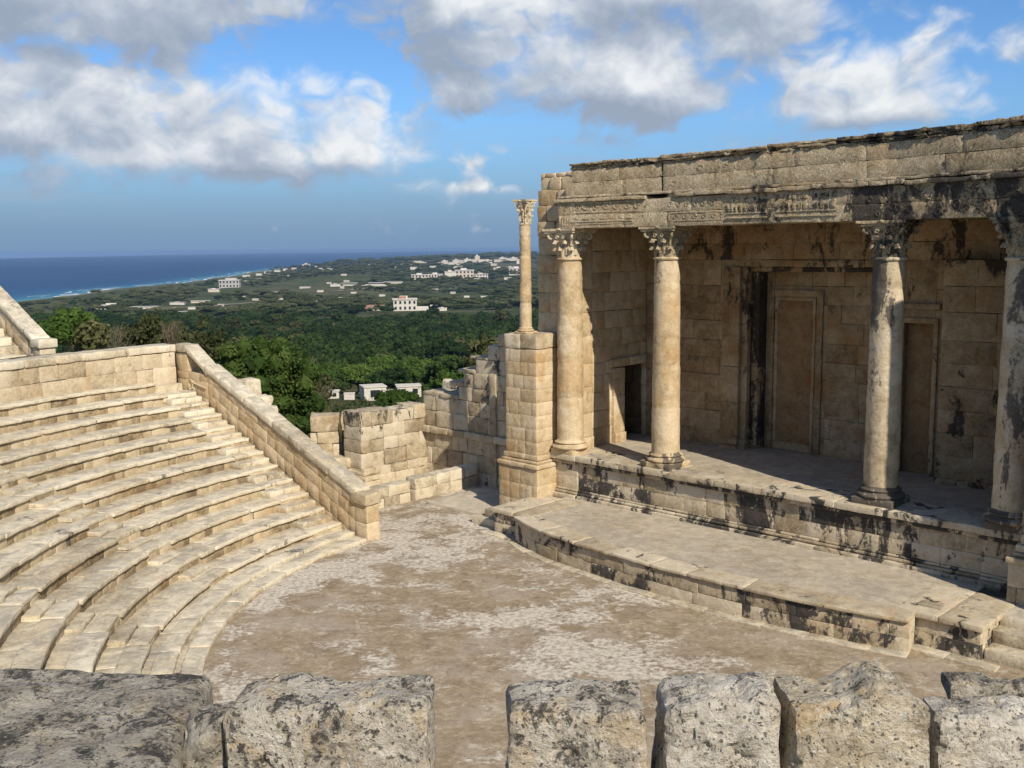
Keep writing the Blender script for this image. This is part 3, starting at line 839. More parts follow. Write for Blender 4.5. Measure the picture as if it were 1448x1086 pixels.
mb = MB(); mb.block(frameUV, 1.722, 2.418, VB-.5, VB-.16, 1.66, 5.098, r=.008, seg=.3, amp=.004, tint=.4); mb.build('blocked_door', DOORST, bwo)
mb = MB()
for u0, u1, z0, z1, t in ((1.64, 1.74, 1.7, 5.1, .05), (2.40, 2.50, 1.7, 5.1, .05), (1.64, 2.50, 5.102, 5.22, .06), (1.60, 2.54, 5.42, 5.54, .10)):
    mb.block(frameUV, u0, u1, VB-.1, VB+t, z0, z1, r=.01, seg=.3, amp=.004, jit=.001, stain=.3)
mb.build('door_frame', INNER, bwo)
# lintel and jamb mouldings of the recess
mb = MB()
wall(mb, frameUV, -2.62, 1.62, VB-.64, VB+.05, [(6.33, 6.498, .0)], 1.2, 2.2, r=.012, seg=.3, amp=.006, stain=.55)
wall(mb, frameUV, -2.45, 1.58, VB-.64, VB-.12, [(6.2, 6.328)], 1.2, 2.2, r=.012, seg=.3, amp=.006, stain=.75)
mb.build('lintel', INNER, bwo)
mb = MB()
pil = [(1.66, 1.78, .13), (1.78, 1.92, .07), (1.92, 2.9, .04), (2.9, 3.8, .04), (3.8, 4.9, .04), (4.9, 6.32, .04)]
wall(mb, frameUV, -2.95, -2.45, VB-.05, VB+.06, [(a, b, c) for a, b, c in pil], .6, .9, r=.012, seg=.2, amp=.008, stain=pstain(.1, .5))
wall(mb, frameUV, -2.47, -2.28, VB-.2, VB-.06, [(a, b, c) for a, b, c in pil], .6, .9, r=.012, seg=.2, amp=.006, stain=pstain(.2, .55))
wall(mb, frameUV, -2.30, -2.10, VB-.9, VB-.28, [(a, b, c*.5) for a, b, c in pil], .6, .9, r=.012, seg=.2, amp=.006, stain=.78)
mb.build('pilaster', INNER, bwo)
mb = MB(); wall(mb, frameUV, 2.72, 6.6, VB-.6, -1.72, [(1.66, 1.80, .09), (1.80, 2.3), (2.3, 2.8), (2.8, 3.3), (3.3, 3.8), (3.8, 4.3), (4.3, 4.8), (4.8, 5.4), (5.4, 5.95), (5.95, 6.498)], .6, 1.3, r=.012, seg=.3, amp=.008, stain=pstain(.15, .75), rough=.008)
mb.build('projecting_wall', INNER, bwo)

# -- left side wall with a doorway niche
sw = MB()
sfn = lambda s, t, z: P(-5.42+t, .85-s, z)         # s from the front to the back, t into the stage
crs2 = [(1.66, 2.15), (2.15, 2.6), (2.6, 3.1), (3.1, 3.55)]
crs3 = [(3.87, 4.3), (4.3, 4.75), (4.75, 5.2), (5.2, 5.7), (5.7, 6.2), (6.2, 6.75), (6.75, 7.36)]
wall(sw, sfn, 0.66, 1.95, -.55, 0, crs2+[(3.55, 3.87)], .4, .8, r=.012, seg=.2, amp=.010, rough=.008, stain=.02)
wall(sw, sfn, 3.0, 3.1, -.16, 0, crs2+[(3.55, 3.87)], .4, .8, r=.012, seg=.3, amp=.010)
wall(sw, sfn, 0.66, 3.1, -.55, 0, crs3, .5, 1.0, r=.010, seg=.25, amp=.008, rough=.006, stain=lambda s, t, z: np.clip(.25*(z-5.0)/2.4, 0, 1))
swo = sw.build('side_wall', WARM, sb)
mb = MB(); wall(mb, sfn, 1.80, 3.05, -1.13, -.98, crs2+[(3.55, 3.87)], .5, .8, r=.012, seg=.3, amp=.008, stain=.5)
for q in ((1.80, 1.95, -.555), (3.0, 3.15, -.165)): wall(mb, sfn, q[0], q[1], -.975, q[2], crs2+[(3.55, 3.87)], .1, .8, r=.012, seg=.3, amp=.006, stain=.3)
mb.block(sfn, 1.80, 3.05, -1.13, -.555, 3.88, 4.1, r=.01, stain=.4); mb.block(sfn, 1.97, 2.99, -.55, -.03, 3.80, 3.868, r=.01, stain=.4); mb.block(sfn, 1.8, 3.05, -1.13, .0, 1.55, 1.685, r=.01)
mb.build('doorway_niche', NICHE_SHADE, swo)  # inner shade of the doorway comes from this dark colour
mb = MB(); wall(mb, sfn, 1.50, 1.96, -.2, .10, [(1.66, 1.95, .06), (1.95, 2.45), (2.45, 2.95), (2.95, 3.4), (3.4, 3.68)], .5, .8, r=.014, seg=.12, amp=.008); mb.build('door_jamb', WARM, swo)
mb = MB(); wall(mb, sfn, 1.42, 2.95, -.2, .07, [(3.70, 3.92)], .6, 1.2, r=.014, seg=.2, amp=.008); mb.build('lintel', WARM, swo)
mb = MB(); wall(mb, sfn, 0, .66, -.62, .06, [(1.66, 2.0, .05), (2.0, 2.6), (2.6, 3.3), (3.3, 3.9), (3.9, 4.6), (4.6, 5.2), (5.2, 5.8), (5.8, 6.5), (6.5, 7.30)], .6, .9, r=.012, seg=.18, amp=.007); mb.build('pilaster', WARM, swo)
# -- outer end of the left wall, its top courses stepping down
ew = MB()
efn = lambda s, t, z: P(-6.62+s, .90+t, z)
crs4 = [(1.2, 1.7), (1.7, 2.2), (2.2, 2.7), (2.7, 3.2), (3.2, 3.7), (3.7, 4.2), (4.2, 4.7), (4.7, 5.2), (5.2, 5.7), (5.7, 6.2), (6.2, 6.65), (6.65, 7.1), (7.1, 7.5), (7.5, 7.9), (7.9, 8.28), (8.28, 8.62)]
wall(ew, efn, 0, .98, -3.7, -1.703, [c for c in crs4 if 4.1 < c[0] < 8.2], .4, .8, r=.02, seg=.3, amp=.01)
wall(ew, efn, -.16, .04, -3.7, -1.703, [c for c in crs4 if c[0] < 4.1], .2, .8, r=.02, seg=.3, amp=.01)
wall(ew, efn, 0, .98, -1.7, -.02, [c for c in crs4 if c[0] < 8.2], .30, .72, r=.02, seg=.14, amp=.014, rough=.03, stain=.05, top=lambda s: 8.3)
wall(ew, efn, .02, 1.2, -3.7, -.12, [(8.28, 8.60), (8.602, 8.72)], .3, .5, r=.03, seg=.14, amp=.02, rough=.05, stain=.3)
ew.build('end_wall', WARM, sb)
# -- right end wall and an unseen wing, added and shaped to shade the right bays
rw = MB(); wall(rw, frameUV, 6.6, 7.3, -3.0, 1.5, [(z, z+.5) for z in np.arange(0, 8.9, .5)], .7, .7, r=.02, seg=.5, amp=.01, stain=.3)
wall(rw, frameUV, 7.3, 9.5, -3.0, 2.75, [(z, z+.6) for z in np.arange(0, 9.5, .6)], .9, 1.4, r=.02, seg=.6, amp=.01, stain=.3)
rw.build('shade_wing_wall', LIME, sb)

# ------------------------------------------------------------------ piers at the two ends of the podium
def make_pier(uL, uR, v0, v1, ztop, label, mat, steps=True, st=.05):
    t = thing('stone_pier', label, 'pier', P((uL+uR)/2, (v0+v1)/2, 0))
    mb = MB(); wall(mb, frameUV, uL-.14, uR+.14, v0, v1+.14, [(-.1, .5), (.5, .92), (.92, 1.34)], .35, .6, r=.004, seg=.12, amp=.003, rough=.002, jit=.001, stain=st); mb.build('plinth', mat, t)
    mb = MB(); wall(mb, frameUV, uL-.18, uR+.18, v0, v1+.19, [(1.342, 1.45)], .7, 1.2, r=.02, seg=.16, amp=.007, stain=st)
    wall(mb, frameUV, uL-.10, uR+.10, v0, v1+.10, [(1.452, 1.53)], .7, 1.2, r=.03, seg=.16, amp=.007, stain=st)
    wall(mb, frameUV, uL-.06, uR+.06, v0, v1+.06, [(1.532, 1.66)], .7, 1.2, r=.02, seg=.16, amp=.007, stain=st); mb.build('moulding', mat, t)
    zs = list(np.arange(1.662, ztop-.4, .335)); crs = [(z, z+.333) for z in zs]; zt = crs[-1][1]+.002
    mb = MB(); wall(mb, frameUV, uL, uR, v0, v1, crs, .25, .55, r=.004, seg=.11, amp=.003, rough=.002, jit=.001, stain=st)
    mb.build('shaft', mat, t)
    mb = MB(); wall(mb, frameUV, uL-.02, uR+.02, v0, v1+.02, [(zt, ztop)], .4, .6, r=.02, seg=.12, amp=.014, rough=.01, stain=.3); mb.build('cap_course', LIME, t)
    return t
make_pier(-6.86, -5.80, .90, 1.86, 4.70, 'tall square pier of tan blocks carrying the small lone column', WARM)
make_pier(5.66, 7.0, 1.60, 1.92, 3.92, 'broken pier of stained blocks at the right edge of the podium', LIME, st=.3)
c0 = P(-6.38, 1.60, 0)
t = thing('small_column', 'slender lone column with carved capital standing on top of the tall pier', 'column', (c0[0], c0[1], 4.70))
make_column(-6.38, 1.60, 4.705, 3.33, .152, None, .1, WARM, LIME, .42, root=t, amp=.008, cap_st=.1, basest=.2, caph=.62)
# ------------------------------------------------------------------ ruined walls of the side entrance
PA = np.array([-4.40, 29.30]); PB = PA+DN*2.45; PC = PB+DU*5.2
wa = thing('ruined_wall', 'broken ashlar wall with dark weathered top, lit end-on beside the side entrance', 'ruined wall', (PA[0], PA[1], 0))
fa = straight(PA, PB)             # t to the right of the direction = towards +U (sunlit)
mb = MB()
wall(mb, fa, 0, 2.5, -.85, 0, [(-.3, .25, .14), (.25, .5, .10), (.5, .95), (.95, 1.32), (1.32, 1.72), (1.722, 2.14)], .45, .9, r=.022, seg=.13, amp=.018, rough=.02, stain=lambda s, t, z: np.clip(.25*(z-1.3)/.6, 0, .3), top=lambda s: 2.12+.05*math.sin(s*3))
mb.build('wall_face', STAINED, wa)
mb = MB(); wall(mb, fa, -.05, .55, -.5, .25, [(-.3, .15), (.152, .30, -.04), (.302, .42, -.1)], .3, .7, r=.03, seg=.1, amp=.02, stain=.2); mb.build('projecting_base', LIME, wa)

wb = thing('ruined_wall', 'tall stepped ruined wall climbing towards the square pier of the stage', 'ruined wall', (PC[0], PC[1], 0))
fb2 = straight(PC, PB)            # walking towards -U, right-hand side faces away; use negative t for the audience side
def fbw(s, t, z): return np.stack([PB[0]+DU[0]*s-DN[0]*t, PB[1]+DU[1]*s-DN[1]*t, np.broadcast_to(z, np.shape(s)).astype(float)], -1)
def btop(s):
    for lim, z in ((.12, 2.1), (1.25, 2.55), (1.75, 2.95), (2.25, 3.35), (2.75, 3.75), (3.3, 4.1), (9, 4.45)):
        if s < lim: return z
mb = MB()
crsB = [(-.3, .35), (.35, .85), (.85, 1.3), (1.3, 1.5, .10), (1.5, 1.98), (1.98, 2.42), (2.42, 2.82), (2.82, 3.25), (3.25, 3.68), (3.68, 4.1), (4.1, 4.5)]
wall(mb, fbw, -.05, 5.2, -.8, 0, crsB, .45, .85, r=.022, seg=.14, amp=.018, rough=.02, stain=lambda s, t, z: np.clip(.02+.20*np.clip((z-1.8)/1.2, 0, 1)+.25*((np.abs(s-2.65) < .12)), 0, 1), top=btop)
mb.build('wall_face', STAINED, wb)
mb = MB(); mb.block(fbw, 2.9, 3.15, -.1, .07, -.2, 3.3, r=.02, seg=.12, amp=.012, stain=.2); mb.build('pilaster_strip', STAINED, wb)
mb = MB()
for i in range(14):
    s = R.uniform(-.1, 1.6); hh = R.uniform(.15, .34); L = R.uniform(.3, .6)
    mb.block(lambda a, b, q, s=s: fbw(s+a, -1.0-.5*R.random()+b, q), -L/2, L/2, -.22, .22, 1.9+.1*s, 2.42+hh+.16*s, r=.07, seg=.09, amp=.05, freq=3, stain=.4)
mb.build('rubble_top', STAINED, wb)

wl = thing('low_wall', 'knee-high wall of pale blocks running from the parapet pillar to the stepped ruin', 'low wall', P(-8.9, 3.0, 0))
fl = lambda s, t, z: P(-9.72-t, 4.75-s, z)
mb = MB()
wall(mb, fl, -1.6, 2.05, -.0, .42, [(-.1, .26), (.262, .54)], .5, .95, r=.02, seg=.13, amp=.014, rough=.015, stain=.03)
wall(mb, fl, 2.22, 4.6, .0, .42, [(-.1, .30), (.302, .60)], .5, .95, r=.025, seg=.13, amp=.018, rough=.02, stain=.15)
mb.build('wall_face', SEAT, wl)

wd = thing('ruined_wall', 'short stub of three big blocks left of the broken ashlar wall', 'ruined wall', (-5.9, 31.0, 0))
q0 = np.array([-6.15, 31.0]); fd = straight(q0, q0+np.array([1, .12]))
mb = MB(); wall(mb, fd, 0, .86, -.1, .7, [(-1.2, .0), (.0, .55), (.552, 1.05), (1.052, 1.42), (1.422, 1.90)], .4, .9, r=.03, seg=.12, amp=.02, rough=.02, stain=.22)
mb.build('wall_face', LIME, wd)
mb = MB(); wall(mb, fd, .87, 1.55, -.6, .1, [(-1.2, .4), (.4, .8), (.8, 1.3), (1.3, 1.85)], .3, .5, r=.06, seg=.1, amp=.04, rough=.04, stain=.2)
mb.build('rubble_side', LIME, wd)
we = thing('low_wall', 'collapsed low rubble wall just beyond the sloping parapet', 'low wall', (-6.2, 29.9, 0))
q1 = np.array([-7.6, 30.3]); fe = straight(q1, q1+np.array([1, -.18]))
mb = MB(); wall(mb, fe, 0, 2.9, -.4, .25, [(-1, -.1), (-.1, .45), (.452, .95)], .5, .9, r=.05, seg=.12, amp=.03, rough=.03, stain=.12, top=lambda s: 1.0 if s < 1.2 else .75)
mb.build('wall_face', LIME, we)

# raised landing of paving between the ruins and the stage
mb = MB(); wall(mb, frameUV, -9.2, -7.0, .4, 2.6, [(-.05, .09)], 1.2, 2.2, r=.015, seg=.2, amp=.01, stain=.1)
setting(mb.build('side_entrance_paving', PLATTOP, loc=P(-8.2, 1.4, 0)))

# ------------------------------------------------------------------ the broken parapet the photographer looks over
def zplane(x, y, z):
    f = 1450.; pitch = math.atan((543-350.5)/f); roll = math.atan(-7.5/730)
    dx, dy = x-724, y-543; c, s = math.cos(-roll), math.sin(-roll)
    a, b = dx*c-dy*s, dx*s+dy*c
    r = np.array([a/f, math.cos(pitch)-b/f*math.sin(pitch), -math.sin(pitch)-b/f*math.cos(pitch)])
    t = (z-HC)/r[2]; return r[0]*t, r[1]*t
tw = thing('terrace_wall', 'thick stone terrace wall below the row of broken parapet blocks', 'wall', (0, 3.0, 4))
mb = MB()
fw_ = lambda s, t, z: np.stack([s, 2.45+t, np.broadcast_to(z, np.shape(s)).astype(float)], -1)
wall(mb, fw_, -4.5, .9, -.2, .66, [(z, z+.5) for z in np.arange(1.0, 4.55, .5)], .8, 1.3, r=.02, seg=.4, amp=.012, rough=.01)
wall(mb, fw_, .9, 4.5, -.2, 1.30, [(z, z+.5) for z in np.arange(1.0, 4.55, .5)], .8, 1.3, r=.02, seg=.4, amp=.012, rough=.01)
wall(mb, fw_, 1.0, 4.5, .62, 1.30, [(4.5, 4.99)], .6, 1.0, r=.03, seg=.12, amp=.02, rough=.01)
mb.build('wall_face', ROCK, tw)
mb = MB(); mb.block(lambda s, t, z: np.stack([s, t, z], -1), -5, 5, -3, 2.24, 4.3, 4.9, r=.02, seg=.5, amp=.02)
setting(mb.build('terrace_ground', FLOOR, loc=(0, 0, 4.3)))

def rockblock(xl, xr, ytop, yfront, z, label, hump=None, base=4.98, seed=0, tiltx=0.0, rr=.026, amp=.010, taper=.0, mat=None):
    z += .016
    x0, Yb = zplane((xl+xr)/2, ytop, z); _, Yf = zplane((xl+xr)/2, yfront, z)
    XL = (xl-724)/1450*(Yf)*1.02; XR = (xr-724)/1450*(Yf)*1.02
    XL, _ = zplane(xl, yfront, z); XR, _ = zplane(xr, yfront, z)
    cx = (XL+XR)/2
    mb = MB()
    def fn(s, t, zz): return np.stack([s, t, zz], -1)
    def shape(p):
        q = (p[:, 0]-XL)/(XR-XL); h = np.clip((p[:, 2]-base)/(z-base), 0, 1)
        o = np.array([seed*3.7, 1.1*seed, 5.])
        g = fbm(p*2.6+o, 4, seed)*.010; p = p.copy()
        p[:, 2] += (g+fbm(p*11+o, 4, seed+5)*.009)*h
        if hump is not None: p[:, 2] += hump(q)*h
        p[:, 2] += tiltx*(q-.5)*h
        # worn pits
        v = np.clip(fbm(p*22+o, 3, seed+9)-.25, 0, 1)
        cen = np.array([cx, (Yb+Yf)/2, z-.15]); d_ = p-cen; d_ /= np.linalg.norm(d_, axis=1)[:, None]
        p -= d_*v[:, None]*.028
        p -= d_*np.clip(fbm(p*5.5+o, 3, seed+2), 0, 1)[:, None]*.012
        # broken edges: flat chips struck off the arrises
        gch = np.random.default_rng(seed+40); lo = p.min(0); hi = p.max(0); c0 = (lo+hi)/2; hs = (hi-lo)/2
        for _ in range(9):
            nrm = gch.normal(size=3); nrm[2] = abs(nrm[2])*.9+.1; nrm[np.argmin(np.abs(nrm))] *= .35; nrm /= np.linalg.norm(nrm)
            dmax = np.sum(np.abs(nrm)*hs)-gch.uniform(.008, .035)
            ex = (p-c0)@nrm-dmax-.012*fbm(p*14+o, 3, seed+60)
            p = p-nrm*np.clip(ex, 0, None)[:, None]
        p[:, 0] = cx+(p[:, 0]-cx)*(1-taper*(h))
        return p
    mb.block(fn, XL, XR, Yf, Yb, base-.02, z, r=rr, seg=.0125, amp=amp, freq=6, jit=0, shape=shape, stain=.0, tint=.5)
    return tag(mb.build('parapet_block', mat or ROCK, loc=(cx, (Yb+Yf)/2, base)), label, 'stone block', 'broken parapet blocks in front')
def rock(name, light, mid, dark, dthr, wamt, yellow=.3, topdark=.4):
    """weathered limestone under a patchwork of black, white and yellow lichens"""
    m, nt = new_mat(name); n = N(nt)
    geo = n.node('ShaderNodeNewGeometry'); pos = geo.outputs['Position']
    wn = n.node('ShaderNodeTexNoise'); n.link(pos, wn.inputs['Vector']); wn.inputs['Scale'].default_value = 14; wn.inputs['Detail'].default_value = 4
    wv = n.node('ShaderNodeVectorMath', operation='MULTIPLY_ADD'); n.link(wn.outputs['Color'], wv.inputs[0]); wv.inputs[1].default_value = (.05, .05, .05); n.link(pos, wv.inputs[2])
    wp = wv.outputs[0]
    a = n.noise(pos, 5, 8, .65, .5); f = n.noise(pos, 55, 8, .72); g = n.noise(pos, 170, 5, .7)
    k = n.math('ADD', n.math('MULTIPLY', a, .55), n.math('MULTIPLY', f, .45))
    col = n.ramp(k, [(.36, dark), (.5, mid), (.64, light)])
    col = n.mix(n.step(n.noise(pos, 7, 6, .6, 1), .52, .66, 0, yellow), col, (mid[0]*1.15, mid[1]*.93, mid[2]*.62))
    sx = n.node('ShaderNodeSeparateXYZ'); n.link(geo.outputs['True Normal'], sx.inputs[0])
    up = n.step(sx.outputs[2], .5, .9)
    # black crust in small ragged patches
    d1 = n.math('ADD', n.math('MULTIPLY', n.noise(wp, 9, 10, .72, .8), .6), n.math('MULTIPLY', f, .4))
    d1 = n.math('ADD', d1, n.math('MULTIPLY', up, .02*topdark/.4))
    bf = n.step(d1, dthr, dthr+.055, 0, .9)
    col = n.mix(bf, col, n.mix(n.step(g, .4, .65), (.030, .027, .023), (.10, .09, .075)))
    # round pale lichens
    def spots(sc, r0, amt, c):
        nonlocal col
        v = n.node('ShaderNodeTexVoronoi'); n.link(wp, v.inputs['Vector']); v.inputs['Scale'].default_value = sc
        sc_ = n.node('ShaderNodeSeparateColor'); n.link(v.outputs['Color'], sc_.inputs[0])
        rr = n.math('MULTIPLY', n.step(sc_.outputs[0], .45, 1.0), r0)
        df = n.math('SUBTRACT', v.outputs['Distance'], n.math('ADD', rr, n.math('MULTIPLY', n.math('SUBTRACT', f, .5), .35)))
        col = n.mix(n.step(df, .06, -.06, 0, amt), col, c)
    spots(30, .34, wamt*.7, (.50, .47, .40)); spots(70, .42, wamt, (.64, .60, .52)); spots(34, .32, yellow, (.42, .33, .14)); spots(60, .36, .75, (.045, .04, .034))
    # open pores
    pv = n.voro(wp, 75); pr = n.step(pv, .10, .26); pm = n.step(n.noise(pos, 9, 4), .46, .6)
    col = n.mix(n.math('MULTIPLY', n.math('SUBTRACT', 1.0, pr), n.math('MULTIPLY', pm, .8)), col, (.04, .033, .026))
    h = n.math('ADD', n.math('MULTIPLY', f, 1.0), n.math('MULTIPLY', g, .35))
    h = n.math('ADD', h, n.math('MULTIPLY', n.math('MULTIPLY', pr, pm), .5))
    h = n.math('ADD', h, n.math('MULTIPLY', n.noise(wp, 20, 6, .7), 1.2))
    n.out(col, .95, n.bump(h, .016), .12)
    return m
ROCK_D = rock('dark_lichen_limestone', (.60, .54, .43), (.41, .36, .275), (.14, .12, .09), .525, .35, .25, .5)
ROCK_M = rock('grey_lichen_limestone', (.74, .67, .54), (.50, .435, .33), (.16, .132, .095), .52, .6, .4)
ROCK_W = rock('pale_pitted_limestone', (.78, .72, .60), (.58, .515, .405), (.20, .17, .13), .55, .75, .15, .2)
ROCK_Y = rock('yellow_limestone', (.74, .66, .50), (.51, .43, .30), (.17, .135, .085), .545, .6, .5, .3)
rockblock(312, 606, 955, 1003, 5.52, 'wide grey block with a rounded flat top beside the empty gap', hump=lambda q: -.03*np.clip((.18-q)/.18, 0, 1)**1.5, seed=1, mat=ROCK_M)
rockblock(712, 924, 953, 1003, 5.52, 'brownish grey block with dark left edge just right of the gap', seed=2, taper=.05, mat=ROCK_M)
rockblock(936, 1112, 945, 992, 5.535, 'white pitted block between the brownish block and the humped block', hump=lambda q: -.03*np.clip((.3-q)/.3, 0, 1)+.0*q, seed=3, taper=.04, mat=ROCK_W)
rockblock(1116, 1326, 950, 998, 5.53, 'yellowish block with a raised hump on its right shoulder', hump=lambda q: .045*np.exp(-((q-.68)/.22)**2)-.03*np.clip((q-.85)/.15, 0, 1), seed=4, taper=.06, mat=ROCK_Y)
rockblock(1330, 1560, 978, 1016, 5.44, 'low pale block cut off by the right edge of the picture', seed=5, mat=ROCK_W)
rockblock(252, 318, 985, 1030, 5.43, 'small dark jagged stone wedged between the flat slab and the wide grey block', hump=lambda q: .05*(q-.5), seed=6, amp=.025, mat=ROCK_D)
# flat slab at the left
mb = MB()
XR1, YF1 = zplane(303, 943, 5.40); XR2, YN = zplane(243, 1090, 5.40)
def slabfn(s, t, z):
    q = (t-YN)/(YF1-YN); xr = XR2+(XR1-XR2)*q
    return np.stack([s+xr, t, z], -1)
def slabshape(p):
    p = p.copy(); o = np.array([4., 2, 1])
    p[:, 2] += np.where(p[:, 2] > 5.2, fbm(p*3+o, 5, 3)*.012+fbm(p*14+o, 3, 4)*.006, 0)
    e = np.clip((p[:, 0]+.18)/.18, 0, 1); p[:, 2] -= .03*e**2
    return p
mb.block(slabfn, -2.2, 0, YN-.45, YF1, 4.98, 5.40, r=.03, seg=.022, amp=.010, freq=5, jit=0, shape=slabshape, tint=.5)
tag(mb.build('stone_slab', ROCK_D, loc=(-1.5, 2.9, 4.98)), 'large flat dark grey slab in the lower left corner', 'stone slab')
# broken pieces lying on the ledge at the right
for (x, y, L, D, H, lab, sd) in ((1368, 972, .20, .12, .085, 'dark broken stone lying behind the humped parapet block', 7), (1432, 972, .26, .08, .075, 'dark curved moulding fragment lying at the right edge behind the low block', 8)):
    X, Y = zplane(x, y, 5.02)
    mb = MB(); o_ = np.array([sd*2., 1, 1])
    mb.block(lambda s, t, z: np.stack([s+X, t+Y, z], -1), -L/2, L/2, -D/2, D/2, 4.98, 4.98+H, r=.03, seg=.012, amp=.018, freq=9, jit=0, stain=.5, tint=.3, shape=lambda p: p+np.stack([0*p[:, 0], 0*p[:, 0], .06*(p[:, 0]*(1 if sd == 8 else -.3))], 1))
    tag(mb.build('stone_fragment', ROCK_D, loc=(X, Y, 4.98)), lab, 'stone fragment')
# ------------------------------------------------------------------ terrain, sea
SEA = -100.0
_pY = np.array([-400, -30, 34, 40, 50, 80, 120, 250, 400, 600, 1000, 1500, 2500, 4000, 6000, 9000, 12000, 16000, 40000.])
_pZ = np.array([-3, -1.5, -1.5, -1.5, -3.2, -8, -13, -30, -43, -56, -70, -81, -90, -87, -76, -74, -84, -110, -130.])
_cY = np.array([-500, 1686, 2150, 2330, 2600, 3000, 3870, 5000, 6200, 8400, 11000, 14000, 18000, 18500, 60000.])
_cX = np.array([-760, -1016, -1075, -1120, -1105, -1130, -1130, -1260, -1350, -1130, -850, -200, 800, 60000, 60000.])
def coastX(Y): return np.interp(Y, _cY, _cX)+18*np.sin(Y/170.)+9*np.sin(Y/61.+1)
def terr(X, Y):
    X = np.asarray(X, float); Y = np.asarray(Y, float)
    z = np.interp(Y, _pY, _pZ)
    p = np.stack([X, Y, 0*X], -1)
    far = np.clip((Y-60)/900, 0, 1)
    z = z+far*(fbm(p/420., 3, 31)*9)+np.clip((Y-36)/60, 0, 1)*fbm(p/28., 3, 33)*.8
    z = z+26*np.exp(-((X-900)/1700)**2-((Y-7800)/2400)**2)+14*np.exp(-((X-1100)/900)**2-((Y-5200)/1400)**2)
    z = z+10*np.exp(-((X+520)/300)**2-((Y-4700)/700)**2)
    sd = (X-coastX(Y))*.75
    sh = SEA+np.where(sd > 0, 3*np.clip(sd/20, 0, 1)+sd*.045, sd*.08)
    z = np.where(Y > 1200, np.minimum(z, sh), z)
    z = np.where((Y <= 1200), np.where(sd < 300, np.minimum(z, sh+np.clip((1200-Y)/10, 0, 200)), z), z)
    # upper terrace behind the curved wall of the theatre
    ss = X-np.clip(0, 0, 0)
    rr_ = np.hypot((X-CX0), (Y-CY0))
    return z
_c = P(CU, CV, 0); CX0, CY0 = float(_c[0]), float(_c[1])

def land_material():
    m, nt = new_mat('land'); n = N(nt)
    geo = n.node('ShaderNodeNewGeometry'); pos = geo.outputs['Position']
    big = n.noise(pos, .0022, 5, .6, .6); med = n.noise(pos, .014, 8, .65, .5); fin = n.noise(pos, .12, 8, .7); vf = n.noise(pos, 2.2, 8, .7)
    g = n.ramp(n.math('ADD', n.math('MULTIPLY', med, .6), n.math('MULTIPLY', fin, .4)), [(.35, (.036, .050, .018)), (.52, (.075, .088, .034)), (.7, (.14, .138, .062))])
    fld = n.step(n.math('ADD', n.math('MULTIPLY', big, .6), n.math('MULTIPLY', med, .4)), .47, .56, 0, .85)
    g = n.mix(fld, g, n.mix(n.step(fin, .35, .65), (.060, .072, .028), (.165, .145, .078)))
    # bare earth and rock near the ruins
    sx = n.node('ShaderNodeSeparateXYZ'); n.link(pos, sx.inputs[0])
    near = n.step(sx.outputs[1], 90, 300, 1, 0)
    soil = n.mix(n.step(vf, .42, .6), (.10, .095, .045), (.26, .21, .14))
    g = n.mix(n.math('MULTIPLY', near, n.step(n.noise(pos, .35, 6, .65), .30, .50)), g, soil)
    # pale shore
    shore = n.attr('stain'); g = n.mix(shore, g, n.mix(fin, (.20, .17, .12), (.42, .37, .28)))
    h = n.math('ADD', n.math('MULTIPLY', fin, 6.0), n.math('MULTIPLY', vf, .12))
    n.out(g, 1.0, n.bump(h, 1.0), .05)
    return m
LAND = land_material()
ys = np.concatenate([np.linspace(-60, 33, 16), np.linspace(36, 130, 60), np.geomspace(134, 20000, 190)])
mb = MB(); rows = []
tt = np.linspace(-1, 1, 161); tt = np.sign(tt)*np.abs(tt)**1.25
Yg = np.repeat(ys[:, None], len(tt), 1); half = np.maximum(120, Yg*.85+100); Xg = tt[None, :]*half
Zg = terr(Xg, Yg)
sdg = (Xg-coastX(Yg))*.75
shore = np.where(Yg > 1300, np.clip(1-np.abs(sdg-18)/26, 0, 1), 0)*(.5+.5*np.clip(fbm(np.stack([Xg, Yg, 0*Xg], -1)/90., 2, 5)+.3, 0, 1))
# the theatre sits on a levelled shelf
flat = (np.hypot(Xg-CX0, Yg-CY0) < 24)
Zg = np.where(flat, np.minimum(Zg, -1.5), Zg)
I = np.arange(Xg.size).reshape(Xg.shape)
F = np.stack([I[:-1, :-1].ravel(), I[:-1, 1:].ravel(), I[1:, 1:].ravel(), I[1:, :-1].ravel()], 1)
mb.add(np.stack([Xg, Yg, Zg], -1).reshape(-1, 3), F, .5, shore.reshape(-1))
setting(mb.build('terrain', LAND))
# terrace behind the curved wall
mb = MB(); na = 90; an = np.linspace(rad(3.2), rad(178), na)
prof = [(18.2, 3.0), (18.25, 3.95), (19.5, 3.85), (21.5, 3.75), (24, 3.6), (26, 3.0), (30, .5), (36, -3.0), (44, -8.0), (52, -14)]
V = []
for i, (pr, pz) in enumerate(prof):
    q = pol(pr, an, 0); zz = np.full(na, float(pz))+(fbm(q*.6, 3, 8)*.10 if i > 1 else 0)
    zz = np.where(an > rad(60), zz, zz); q[:, 2] = zz; V.append(q)
m_ = len(prof); F = [(i*na+j, (i+1)*na+j, (i+1)*na+j+1, i*na+j+1) for i in range(m_-1) for j in range(na-1)]
mb.add(np.concatenate(V), F, .5, .0)
